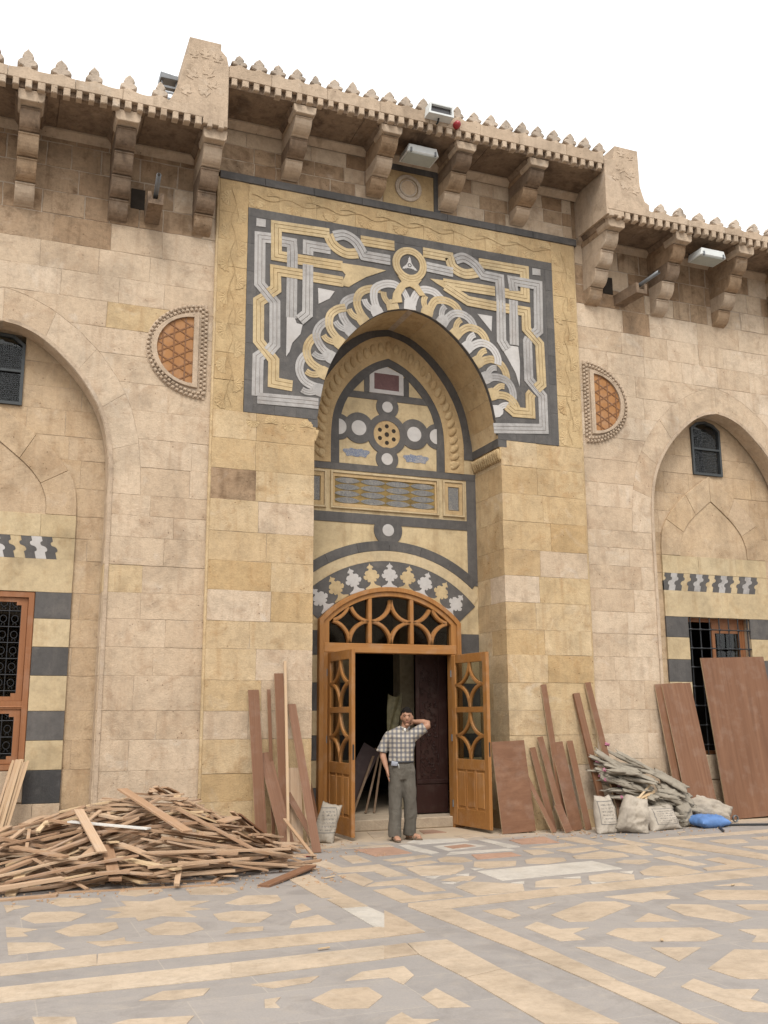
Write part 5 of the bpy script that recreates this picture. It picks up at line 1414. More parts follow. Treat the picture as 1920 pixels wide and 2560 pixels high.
# right of the door
timber('plank', (1.475,-.24,0), (1.425,-.07,1.245), .53, .02, 'boardh', 'square brown board leaning against the open door leaf', 'board', edge='edge')
timber('plank', (2.02,-.26,0), (1.85,-.03,1.15), .095, .02, 'board', 'waist high brown strip next to the square board, second from the door', 'plank', edge='edge')
timber('plank', (1.93,-.42,0), (1.72,-.06,.74), .07, .02, 'board', 'short brown strip slanting in front of the waist high strips', 'plank', edge='edge')
timber('plank', (2.20,-.28,0), (1.97,-.05,1.30), .095, .02, 'board', 'brown strip partly behind the broad plank, tilted towards the door', 'plank', edge='edge')
timber('plank', (2.36,-.32,0), (2.24,-.06,1.22), .20, .02, 'boardh', 'broad waist high brown plank between narrow strips by the door', 'plank', edge='edge')
timber('plank', (2.27,-.18,0), (2.08,-.02,2.06), .09, .02, 'board', 'tall brown plank rising behind the broad waist high plank', 'plank', edge='edge')
timber('plank', (2.12,-.50,0), (2.04,-.36,.36), .12, .02, 'boardh', 'knee high brown offcut in front of the leaning strips', 'board', edge='edge')
timber('plank', (2.57,-.30,0), (2.48,-.03,1.24), .10, .02, 'board', 'waist high brown plank standing alone left of the upright cement sack', 'plank', edge='edge')
timber('plank', (2.87,-.36,0), (2.63,-.03,1.93), .105, .04, 'board', 'tall thick brown plank ending behind the upright cement sack', 'plank')
timber('plank', (3.12,-.38,0), (2.84,-.02,2.09), .095, .04, 'board', 'tallest brown plank leaning above the bundle of empty sacks', 'plank', edge='edge')
timber('panel', (4.62,-.33,0), (4.50,.02,2.08), .55, .02, 'board', 'man high brown panel leaning beside the bundle of empty sacks', 'panel', edge='edge')
timber('panel', (4.50,-.24,0), (4.37,.04,2.08), .53, .02, 'board', 'brown panel mostly hidden behind the man high panel', 'panel', edge='edge')
timber('panel', (5.97,.02,0), (5.88,.29,2.52), 1.30, .025, 'board', 'largest brown panel leaning in front of the barred window', 'panel', edge='edge')
# bundle of laths in the niche beside the heap
R = lcg(4)
for k in range(12):
    t = k/11
    timber('lath', (-5.50+.16*t+R.uniform(-.02,.02), -.30+R.uniform(-.12,.06), 0), (-5.25+.19*t, .27-R.uniform(0,.02), 1.10+R.uniform(-.05,.02)), .026+R.uniform(0,.012), .016, 'lath', 'thin pale lath in the bundle leaning under the scrolled window', 'lath', 'laths bundled under the scrolled window')
# inside the hall
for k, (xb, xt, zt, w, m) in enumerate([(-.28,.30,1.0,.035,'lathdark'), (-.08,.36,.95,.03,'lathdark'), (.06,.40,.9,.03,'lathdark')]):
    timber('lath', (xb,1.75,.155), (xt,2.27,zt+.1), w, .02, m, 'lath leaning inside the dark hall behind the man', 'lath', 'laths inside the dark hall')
timber('panel', (-.38,1.95,.155), (.22,2.25,1.05), .30, .02, 'darkdoor', 'dark board leaning inside the hall behind the laths', 'board')
# crumpled plastic sheet hanging by the inner pier
V, F = [], []
for i in range(15):
    for j in range(7):
        t = i/14; u = j/6
        wv = .16*(1-abs(t-.25)*.8)
        V.append((.62-.10*t+(u-.5)*wv*2*(1-.6*t)+.02*sin(7*t+3*u), 2.22+.03*sin(9*u+5*t)-.02*t, 1.95-.95*t+.03*sin(6*u+2)))
for i in range(14):
    for j in range(6): F.append((i*7+j, i*7+j+1, (i+1)*7+j+1, (i+1)*7+j))
M['sheet'] = plain('dusty_plastic_sheet', (.26,.23,.13), .5, .3, var=.3)
tag(mesh_obj('plastic_sheet', V, F, 'sheet', None, True), 'dusty yellowish plastic sheet hanging inside the doorway behind the man', 'sheet')

# ------------------------------------------------------------------ the heap of scrap wood
def heap():
    R = lcg(12)
    gx0, gy0, res = -7.6, -3.5, .025
    nx, ny = int(6.2/res), int(3.6/res)
    Hm = np.zeros((nx, ny))
    def limit(x): return -.03 if x > -3.0 else .04
    def want(x, y):
        # target surface of the heap
        rx = (x+3.62); ax = 1.42 if rx > 0 else 3.0
        ry = (y+.95); ay = .95 if ry > 0 else 1.95
        d = sqrt((rx/ax)**2+(ry/ay)**2)
        return .78*max(0, 1-d)**.95
    pieces = []
    def drop(cx, cy, yaw, L, w, th, force=False):
        c, s = cos(yaw), sin(yaw)
        n = max(7, int(L/.04)); ss = np.linspace(-L/2, L/2, n)
        for e in (-1, 1):
            ex, ey = cx+e*L/2*c, cy+e*L/2*s
            if ey+w/2 > limit(ex) or ey < -3.3: return None
        hs_ = np.zeros(n)
        for k, q in enumerate(np.linspace(-w/2*.9, w/2*.9, 3)):
            ix = ((cx+ss*c-q*s-gx0)/res).astype(int); iy = ((cy+ss*s+q*c-gy0)/res).astype(int)
            ok = (ix >= 0) & (ix < nx) & (iy >= 0) & (iy < ny)
            v = np.zeros(n); v[ok] = Hm[ix[ok], iy[ok]]; hs_ = np.maximum(hs_, v)
        best = -1; pair = None
        left = np.where(ss <= 0)[0]; right = np.where(ss >= 0)[0]
        for i in left:
            for j in right:
                if j == i: continue
                h0 = hs_[i]+(hs_[j]-hs_[i])*(0-ss[i])/(ss[j]-ss[i])
                if h0 > best+1e-9: best = h0; pair = (i, j)
        i, j = pair; sl = (hs_[j]-hs_[i])/(ss[j]-ss[i])
        if abs(sl) > (.45 if not force else .8): return None
        if max(best+sl*ss[0]-want(cx+ss[0]*c, cy+ss[0]*s), best+sl*ss[-1]-want(cx+ss[-1]*c, cy+ss[-1]*s)) > (.13 if not force else .22): return None
        if not force and best > want(cx, cy)+.06: return None
        line = best+sl*ss
        up = th*sqrt(1+sl*sl)
        for q in np.linspace(-w/2, w/2, max(2, int(w/.02))):
            m2 = max(8, int(L/.012)); s2 = np.linspace(-L/2, L/2, m2)
            ix = ((cx+s2*c-q*s-gx0)/res).astype(int); iy = ((cy+s2*s+q*c-gy0)/res).astype(int)
            ok = (ix >= 0) & (ix < nx) & (iy >= 0) & (iy < ny)
            np.maximum.at(Hm, (ix[ok], iy[ok]), (best+sl*s2+up)[ok])
        d = Vector((c, s, sl)).normalized(); Lw = L/d.xy.length if False else L*sqrt(1+sl*sl)
        ctr = Vector((cx, cy, best+up/2))
        return (ctr, d, Vector((-s, c, 0)), Lw, w, th)
    def rnd_piece(big=True):
        k = R.random()
        if k < .62:
            yaw = R.gauss(radians(10), radians(14)); L = R.uniform(.6, 1.75)
        elif k < .82:
            yaw = R.gauss(radians(-25), radians(18)); L = R.uniform(.4, 1.2)
        else:
            yaw = R.gauss(radians(65), radians(30)); L = R.uniform(.25, .8)
        w = R.choice([.035,.045,.055,.065,.08,.10,.12,.05]); th = R.choice([.012,.016,.018,.02,.025])
        return yaw, L, w, th
    tries = 0
    while tries < 6500 and len(pieces) < 620:
        tries += 1
        cx = R.gauss(-3.9, 1.1) if R.random() < .75 else R.uniform(-7, -2.2); cy = R.gauss(-1.2, .65)
        if want(cx, cy) <= .01: continue
        yaw, L, w, th = rnd_piece()
        p = drop(cx, cy, yaw, L, w, th)
        if p: pieces.append(p+('plank' if R.random() < .88 else 'rawpine',))
    # square offcuts spilling on the side towards the door
    for k in range(26):
        cx = R.uniform(-2.95, -2.25); cy = R.uniform(-1.9, -.7)
        p = drop(cx, cy, radians(R.uniform(25, 60)), R.uniform(.25,.5), R.uniform(.05,.14), .018, True)
        if p and p[0].z < .5: pieces.append(p+('plank',))
    for k in range(9):
        p = drop(R.uniform(-3.0,-2.6), R.uniform(-1.8,-1.1), radians(R.uniform(-20, 40)), R.uniform(.2,.3), R.uniform(.16,.22), .016, True)
        if p: pieces.append(p+('board2',))
    # loose flat pieces along the foot
    for (cx, cy, yw, L, w, th) in [(-5.55,-2.75,3,1.5,.10,.03),(-5.5,-2.95,4,1.3,.09,.022),(-4.35,-2.78,6,.32,.10,.022),(-3.2,-2.42,10,1.55,.07,.02),(-2.85,-2.05,6,1.7,.05,.016),(-3.5,-2.72,14,1.1,.05,.02),(-4.7,-2.55,2,1.2,.07,.02),(-2.35,-1.75,2,.30,.09,.02),(-5.1,-2.45,8,1.4,.05,.018),(-2.5,-2.2,-6,.5,.035,.015)]:
        p = drop(cx, cy, radians(yw), L, w, th, True)
        if p: pieces.append(p+('plank',))
    special = [(-2.60,-2.76,radians(48),1.10,.12,.02,'board2','dark brown board lying alone on the paving in front of the heap'),
               (-4.30,-1.85,radians(-38),.95,.085,.016,'whitepaint','white painted board lying across the front of the wood heap'),
               (-3.45,-.95,radians(-14),.60,.06,.016,'whitepaint','short white painted strip near the top of the wood heap'),
               (-3.72,-1.10,radians(14),.62,.05,.016,'whitepaint','white edged strip just below the top of the wood heap'),
               (-3.83,-1.75,radians(-66),1.30,.12,.02,'plank','wide light brown plank sliding down the front of the heap'),
               (-4.50,-1.95,radians(-80),.95,.10,.018,'plank','short brown plank propped on the heap below the white board'),
               (-3.05,-1.15,radians(-24),1.75,.07,.02,'plank','long brown plank sloping from the heap top towards the door'),
               (-3.9,-2.05,radians(32),1.3,.06,.02,'rawpine','pale slat slanting up the front of the heap'),
               (-5.0,-2.2,radians(-52),.75,.10,.018,'plank','short wide board lying down the heap at its low end'),
               (-3.2,-2.0,radians(-34),.9,.07,.02,'plank','brown slat lying slantwise near the square offcuts'),
               (-3.7,-.75,radians(5),1.5,.05,.02,'rawpine','long slat along the crest of the wood heap'),
               (-4.3,-.9,radians(18),1.8,.06,.02,'plank','long brown slat running down the back of the heap')]
    sp = []
    for cx, cy, yw, L, w, th, m, lab in special:
        p = drop(cx, cy, yw, L, w, th, True)
        if p: sp.append((p+(m,), lab))
    # draw
    M['board2'] = M['board']
    cam = Vector((-5.581,-12.981,1.608))
    shown = set()
    # the pieces lying on top (nothing above their middle) are individuals, the buried ones one mass
    def exposed(p):
        ctr, d, wd, L, w, th, m = p; e = 0
        for t in (-.4, -.2, 0, .2, .4):
            q = ctr+d*L*t; ix, iy = int((q.x-gx0)/res), int((q.y-gy0)/res)
            if 0 <= ix < nx and 0 <= iy < ny and Hm[ix, iy] < q.z+th*.9+.03: e += 1
            # faces out of the front slope
            iy2 = int((q.y-.10-gy0)/res)
            if 0 <= ix < nx and 0 <= iy2 < ny and Hm[ix, iy2] < q.z: e += 1
        return e*L
    score = sorted(range(len(pieces)), key=lambda k: -exposed(pieces[k]))
    top = set(score[:275])
    rest = []
    def mtx(p):
        ctr, d, wd, L, w, th, m = p; n = d.cross(wd).normalized(); wd2 = n.cross(d)
        return Matrix.Translation(ctr) @ Matrix(((wd2.x,n.x,d.x,0),(wd2.y,n.y,d.y,0),(wd2.z,n.z,d.z,0),(0,0,0,1))) @ Matrix.Diagonal((w, th, L, 1))
    for k, p in enumerate(pieces):
        if k in top:
            o = bpy.data.objects.new('scrap_plank', scrap_mesh(p[6], k % 9)); o.matrix_world = mtx(p); link(o)
            ctr, L_, w_ = p[0], p[3], p[4]
            where = 'near the crest of' if ctr.z > .45 else ('at the door side of' if ctr.x > -3.0 else ('at the window side of' if ctr.x < -4.9 else ('along the front foot of' if ctr.y < -2.0 else 'in the middle of')))
            size = ('long ' if L_ > 1.1 else ('short ' if L_ < .6 else 'medium '))+('broad ' if w_ > .07 else 'narrow ')
            kind = {'plank': 'brown scrap slat', 'rawpine': 'pale pine slat', 'board2': 'square brown offcut'}[p[6]]
            tag(o, size+kind+' '+where+' the big wood heap', 'slat' if p[6] != 'board2' else 'offcut', size+kind+'s '+where+' the heap')
        else: rest.append(p)
    V, F = [], []
    cv = [Vector(v) for v in boxVF(-.5,.5,-.5,.5,-.5,.5)[0]]; cf = boxVF(-.5,.5,-.5,.5,-.5,.5)[1]
    for p in rest:
        m = mtx(p); s = len(V); V += [m @ v for v in cv]; F += [tuple(i+s for i in f) for f in cf]
    M['plank_core'] = wood('buried_scrap_wood', [(.36,.23,.14),(.40,.26,.16)], 0, 9, .8, 'pos', .4, .4, .3)
    if V: tag(mesh_obj('buried_scrap', V, F, 'plank_core'), 'mass of buried wood scraps inside the big heap', 'wood scrap', kind='stuff')
    for (p, lab) in sp:
        o = bpy.data.objects.new('scrap_plank', timber_mesh(p[6])); o.matrix_world = mtx(p); link(o); tag(o, lab, 'plank')
heap()

# ------------------------------------------------------------------ sacks, hose and small litter
def blob(center, size, yaw, seed, mat, name, label, cat, group=None, tilt=(0,0), e1=.45, e2=.55, amp=.10, pinch=0.0, flat=True, nu=22, nv=22, fr=3.2, parent=None):
    """bag sewn from two sheets: width x, height z, belly along y; corners stick out, cloth folds, bottom slumps flat"""
    V, F = [], []
    off = Vector((seed*3.7, seed*1.3, seed*2.1))
    idx = {}
    for sgn in (-1, 1):
        for j in range(nv+1):
            for i in range(nu+1):
                u, v = 2*i/nu-1, 2*j/nv-1
                rim = i in (0, nu) or j in (0, nv)
                if rim and sgn > 0: idx[(1, i, j)] = idx[(-1, i, j)]; continue
                th = max(0, (1-abs(u)**2.6)*(1-abs(v)**2.6))**.55
                sag = 1+.22*max(0, -v)                       # filling settles downwards
                x = u*(1-.10*(1-abs(v)**2)**1.0*abs(u)**3)*(1-pinch*max(0, v)**1.3); z = v*(1-.08*(1-u*u))
                y = sgn*th*sag*(1-pinch*.5*max(0, v))
                p = Vector((x, y, z)); q = Vector((x*1.2, sgn*.9, z))
                n1 = noise.noise(q*fr*.45+off); n2 = abs(noise.noise(q*fr*.9+off*2)); n3 = abs(noise.noise(q*fr*2.1+off)); n4 = noise.noise(q*fr*4+off)
                k = amp*(1.1*n1-1.5*n2-.8*n3+.35*n4)
                y2 = y*(1+k*1.6)+k*.35*sgn; x2 = x+amp*.6*noise.noise(Vector((z*2.3, sgn*.3, seed)))+k*.15; z2 = z+amp*.6*noise.noise(Vector((x*2.3, 4., seed)))
                idx[(sgn, i, j)] = len(V); V.append(Vector((x2*size[0]/2, y2*size[1]/2, z2*size[2]/2)))
        for j in range(nv):
            for i in range(nu):
                f = (idx[(sgn,i,j)], idx[(sgn,i+1,j)], idx[(sgn,i+1,j+1)], idx[(sgn,i,j+1)])
                F.append(f if sgn < 0 else f[::-1])
    m = Matrix.Rotation(yaw, 4, 'Z') @ Matrix.Rotation(tilt[0], 4, 'X') @ Matrix.Rotation(tilt[1], 4, 'Y')
    V = [m @ v for v in V]
    zmin = min(v.z for v in V)
    if flat:
        zmax = max(v.z for v in V); cut = zmin+(zmax-zmin)*.13
        V = [Vector((v.x*(1+.10*max(0, cut+.08-v.z)/.1), v.y*(1+.10*max(0, cut+.08-v.z)/.1), cut+max(0, v.z-cut)+min(0, v.z-cut)*.08)) for v in V]; zmin = min(v.z for v in V)
    V = [Vector((v.x+center[0], v.y+center[1], v.z-zmin+center[2])) for v in V]
    o = mesh_obj(name, V, F, mat, parent, True)
    if parent is None: tag(o, label, cat, group)
    return o
blob((2.62,-.66,0), (.37,.26,.58), .15, 1, 'sackp', 'cement_sack', 'upright dusty cement sack with a printed frame beside the tall planks', 'sack', None, (-.22,.05), .5, .5, .09, .22)
blob((3.00,-.82,0), (.48,.30,.54), -.3, 2, 'sack', 'cement_sack', 'plain crumpled cement sack sagging between two printed sacks', 'sack', None, (-.3,.3), .6, .6, .14, .35)
blob((3.60,-.62,0), (.56,.26,.42), .08, 3, 'sackp', 'cement_sack', 'low printed cement sack in front of the bundle of empty sacks', 'sack', None, (-.5,-.05), .4, .45, .10, .05)
blob((4.12,-.46,0), (.30,.26,.36), .2, 4, 'sackd', 'cement_sack', 'small grey sack slumped behind the blue plastic sack', 'sack', None, (.1,-.3), .6, .6, .12, .2)
blob((4.66,-.34,.0), (.75,.30,.40), -.25, 5, 'sack', 'cement_sack', 'long cement sack lying towards the largest brown panel', 'sack', None, (-.6,.42), .45, .6, .14, 0)
blob((4.40,-.66,0), (.55,.20,.40), .05, 6, 'bluebag', 'plastic_sack', 'flat bright blue plastic sack lying on the paving', 'sack', None, (-1.5,0), .5, .45, .10, 0)
blob((-1.31,-.10,0), (.31,.15,.56), -.5, 7, 'sackq', 'paper_sack', 'crumpled printed paper bag leaning by the left door leaf'.replace('left ', 'open '), 'sack', None, (-.30,.22), .4, .45, .13, .12)
blob((-2.36,-.62,0), (.26,.22,.20), .4, 8, 'bluebag', 'plastic_bag', 'small blue plastic bag tucked between heap and planks', 'bag', None, (0,0), .6, .6, .12)
# bundle of flattened empty sacks
R = lcg(31)
LAB = {0: 'flattened empty cement sack low in the bundle against the wall', 1: 'flattened empty cement sack on top of the bundle against the wall', 2: 'empty cement sack showing a pink end in the bundle'}
K = 76
for k in range(K):
    t = k/(K-1)
    layer = int(k/11); kk = k % 11
    zc = .10+.115*layer+R.uniform(-.02,.02)
    L = R.uniform(.55,.85)
    xx = 3.50-.04*layer+R.uniform(-.20,.24)-(.10 if layer > 3 else 0); yy = -.36+R.uniform(-.14,.12)
    yaw = R.uniform(-.5,.5); tl = R.uniform(.05,.65)+(0.2 if layer > 3 else 0)
    o = blob((xx, yy, max(0, zc-.05)), (L*R.uniform(.8,1.1), R.uniform(.04,.075), R.uniform(.05,.13)), yaw+R.uniform(-.35,.35), 50+k, 'sackd', 'empty_sack', LAB[2 if kk in (1, 4) else (1 if layer > 3 else 0)], 'sack', 'empty sacks bundled against the wall, '+('pink ended', 'upper', 'lower')[0 if kk in (1, 4) else (1 if layer > 3 else 2)], (R.uniform(-1.6,-.5), tl), .5, .5, .30, 0, False, 22, 10, 4.5)
    if kk in (1, 4) :
        e = Vector((-cos(yaw)*cos(tl)*L*.46, -sin(yaw)*cos(tl)*L*.46, sin(tl)*L*.46))
        c = o.location+e
        blob((c.x, c.y, c.z-.03), (.085,.05,.05), yaw, 90+k, 'pink', 'pink_end', None, None, None, (.2,.3), .6, .6, .2, 0, False, 10, 6, 3, o)
for k in range(7):
    o = blob((4.02+R.uniform(-.12,.16), -.36+R.uniform(-.12,.1), .12+.07*k*.8), (R.uniform(.4,.6), .09, .24), R.uniform(-.3,.3), 140+k, 'sackd', 'empty_sack', 'empty cement sack sliding off the bundle towards the leaning panels', 'sack', 'empty sacks sliding off the bundle', (R.uniform(-1.5,-.4), R.uniform(.4,.8)), .5, .5, .30, 0, False, 22, 10, 4.5)
for k in range(10):
    a = R.uniform(-.25,.3)
    timber('wood_splinter', (3.02+R.uniform(0,.25), -.62+R.uniform(-.08,.1), .36+R.uniform(-.04,.05)), (3.55+R.uniform(-.1,.15), -.52+R.uniform(-.1,.1), .46+R.uniform(-.02,.16)), .028, .012, 'rawpine', 'yellowish wood splinter on the sacks below the bundle', 'splinter', 'wood splinters on the sacks')
# hose, tape ring, red handle, scraps
pts = smooth_poly([(6.6,-1.25,.018),(5.9,-1.0,.018),(5.3,-.86,.018),(4.85,-.70,.018),(4.55,-.74,.018),(4.40,-.90,.018),(4.28,-1.08,.018),(4.14,-1.28,.018)], 5)
tag(mesh_obj('hose', *tube(pts, .017, 10), 'rubber', None, True), 'black rubber hose curving across the paving past the blue sack', 'hose')
V, F = [], []
n, m_ = 24, 8
for i in range(n):
    for j in range(m_):
        a = 2*pi*i/n; b = 2*pi*j/m_; r = .045+.010*cos(b); V.append((5.20+r*cos(a), -.30+.022*sin(b)*1.0, .056+r*sin(a)))
for i in range(n):
    for j in range(m_): F.append((i*m_+j, ((i+1) % n)*m_+j, ((i+1) % n)*m_+(j+1) % m_, i*m_+(j+1) % m_))
tag(mesh_obj('tape_roll', V, F, 'pipe', None, True), 'small grey tape ring standing on the dusty floor by the panels', 'tape')
t = thing('screwdriver', 'red handled screwdriver lying at the foot of the planks', 'screwdriver', (-1.98,-1.32,0))
mesh_obj('handle', *tube([(-2.0,-1.34,.018),(-1.96,-1.33,.020),(-1.90,-1.31,.018)], [.012,.02,.014], 10), 'red', t, True); mesh_obj('shaft', *tube([(-2.0,-1.34,.018),(-2.11,-1.37,.012)], .005, 6), 'pipe', t)
for k, (x, y, yw, L) in enumerate([(2.1,-1.15,.3,.12),(2.45,-1.05,-.4,.10),(3.55,-1.12,.1,.14),(1.7,-.9,.8,.08),(-2.2,-2.9,.6,.16),(-3.25,-5.9,.2,.09),(-.9,-6.6,1.,.05),(.7,-7.1,.2,.05),(1.2,-4.9,.4,.06),(2.3,-1.35,1.2,.07)]):
    c = Vector((x, y, .0045)); d = Vector((cos(yw), sin(yw), 0))*L/2
    timber('wood_chip', c-d+Vector((0,0,.006)), c+d+Vector((0,0,.006)), .018, .007, 'rawpine', 'small pale wood chip dropped on the paving', 'chip', 'wood chips on the paving', wdir=(0,1,0) if abs(cos(yw)) > .5 else (1,0,0))

# sawdust crumbs and splinters along the foot of the heap and the leaning boards
R = lcg(66); parts = []
for k in range(420):
    q = R.random()
    if q < .5: x, y = R.uniform(-5.6, -2.0), R.uniform(-3.3, -2.2)
    elif q < .8: x, y = R.uniform(1.1, 4.6), -abs(R.gauss(.55, .4))-.1
    else: x, y = R.uniform(-2.3, -1.0), -abs(R.gauss(.7, .5))-.1
    L_ = R.uniform(.005, .022); a = R.uniform(0, pi); w_ = R.uniform(.002, .005); cx_, sx_ = cos(a), sin(a)
    P4 = [(x+u*cx_*L_-v*sx_*w_, y+u*sx_*L_+v*cx_*w_) for u, v in ((-1,-1),(1,-1),(1,1),(-1,1))]
    parts.append(slab([P4], -.012-R.uniform(0,.004), -.003, FZ))
tag(mesh_obj('wood_crumbs', *merge(parts), 'plank'), 'wood crumbs and splinters strewn over the paving', 'debris', kind='stuff')

# ------------------------------------------------------------------ lamps and spouts
def flood_under(x, y, z, label):
    L = thing('floodlight', label, 'floodlight', (x, y, z), 'floodlights under the eaves')
    V, F = slab([[(x-.26, z+.02),(x-.23,z+.13),(x+.23,z+.13),(x+.26,z+.02),(x+.26,z),(x-.26,z)]], y-.17, y+.17, FY, .015); o = mesh_obj('housing', V, F, 'lampwhite', L)
    V, F = slab([[(x-.235,y-.145),(x+.235,y-.145),(x+.235,y+.145),(x-.235,y+.145)]], z-.012, z+.004, lambda u, v, d: (u, v, d)); mesh_obj('glass', V, [tuple(reversed(f)) for f in F], 'lampglass', L)
    for dx in (-.2, .2): box('catch', x+dx-.012, x+dx+.012, y-.185, y-.16, z-.01, z+.06, 'pipe', L)
    for dx in (-.12, .12): mesh_obj('bracket', *tube([(x+dx, y+.1, z+.1), (x+dx, y+.22, z+.12), (x+dx, y+.30, z+.24)], .012, 6), 'iron', L)
    for o in L.children: pass
    L.rotation_euler = (0, 0, 0)
    return L
flood_under(.0, -.42, 9.98, 'white floodlight hanging under the eaves above the carved roundel')
flood_under(5.22, -.60, 9.13, 'white floodlight hanging under the eaves beside the barred window bay')
L = thing('floodlight', 'open fronted grey floodlight clamped on the cornice among the merlons', 'floodlight', (.10, -.93, 10.4))
fo = [(-.10,10.38),(.31,10.38),(.30,10.56),(-.08,10.56)]
V, F = slab([fo, inset(ccw(fo), .028)], -1.04, -.87, FY); mesh_obj('housing', V, F, 'lampwhite', L)
V, F = slab([inset(ccw(fo), .026)], -.99, -.88, FY); mesh_obj('reflector', V, F, 'darkglass', L)
mesh_obj('arm', *tube([(.1,-.95,10.38),(.1,-.90,10.33),(.1,-.84,10.33)], .014, 6), 'iron', L)
L = thing('red_lamp', 'small round red lamp under the cornice floodlight', 'lamp', (.42,-.86,10.35))
mesh_obj('dome', *tube([(.42,-.85,10.37),(.42,-.90,10.37),(.42,-.95,10.37),(.42,-.98,10.37)], [.055,.06,.05,.02], 14), 'red', L, True); mesh_obj('socket', *tube([(.42,-.82,10.37),(.42,-.852,10.37)], .04, 10), 'iron', L)
L = thing('roof_lamp', 'grey lattice lamp box standing on the roof behind the carved pier', 'lamp', (-3.80,-.25,9.8))
for xx in (-3.9, -3.7):
    for yy in (-.35, -.18): mesh_obj('post', *tube([(xx, yy, 9.7), (xx, yy, 10.5)], .012, 6), 'pipe', L)
V, F = slab([[(-3.93,10.40),(-3.66,10.40),(-3.66,10.47),(-3.93,10.50)]], -.4, -.12, FY, .01); mesh_obj('hood', V, F, 'pipe', L)
for k in range(4): box('slat', -3.91, -3.69, -.36, -.35, 10.02+k*.09, 10.05+k*.09, 'pipe', L)
def spout(x, z, label, dx):
    S = thing('water_spout', label, 'spout', (x, YW, z), 'stone water spouts under the eaves')
    def ch(a, b):
        return [(a-.10, b-.09),(a+.10, b-.09),(a+.11, b+.08),(a+.06, b+.08),(a+.045, b-.02),(a-.045, b-.02),(a-.06, b+.08),(a-.11, b+.08)]
    r0 = ch(x, z); r1 = [(u+dx*.5, v+.03) for u, v in ch(x, z)]
    V = [(u, YW+.05, v) for u, v in r0]+[(u, -.48, v) for u, v in r1]; n = len(r0)
    F = [(i, (i+1) % n, n+(i+1) % n, n+i) for i in range(n)]+[tuple(range(n)), tuple(range(2*n-1, n-1, -1))]
    mesh_obj('stone_channel', V, F, 'soffit', S)
    mesh_obj('pipe', *tube([(x+.01, .0, z+.06), (x+dx*.5, -.48, z+.10), (x+dx*.9, -.86, z+.155)], .032, 12), 'pipe', S, True)
    mesh_obj('pipe_mouth_shade', *tube([(x+dx*.9, -.861, z+.155), (x+dx*.9+.001, -.866, z+.155)], .024, 12), 'dark', S)  # dark disc painted for the shade inside the pipe
    box('opening_shade_block', x-.30, x-.11, YW-.012, YW+.1, z+.10, z+.40, 'dark', S)  # solid dark block stands for the shade in a wall hole
spout(-3.90, 8.48, 'stone water spout with grey pipe above the half round window by the heap', -.06)
spout(3.86, 8.45, 'stone water spout with grey pipe above the half round window by the sacks', .16)

# ------------------------------------------------------------------ the arcade across the courtyard (behind the photographer; it shows in the door glass)
A_ = thing('arcade', 'stone arcade closing the far side of the courtyard, mirrored in the door glass', 'arcade', (0, -36, 0))
holes = []
for k in range(-5, 6):
    cx = k*5.2
    holes.append([(cx-1.8, .02),(cx+1.8, .02)]+[(cx+1.8*cos(t)*(1 if t < 2 else 1), 4.2+2.3*sin(t)**.9) for t in np.linspace(0, pi, 13)])
V, F = slab([[(-32, 0),(32, 0),(32, 9.2),(-32, 9.2)]]+holes, -36.6, -36, FY); mesh_obj('arcade_front', V, F, 'wing', A_)
mesh_obj('arcade_back', *boxVF(-32, 32, -41.2, -41, 0, 9.2), 'recess', A_); mesh_obj('arcade_roof', *boxVF(-32, 32, -41, -36.6, 9.0, 9.3), 'recess', A_)

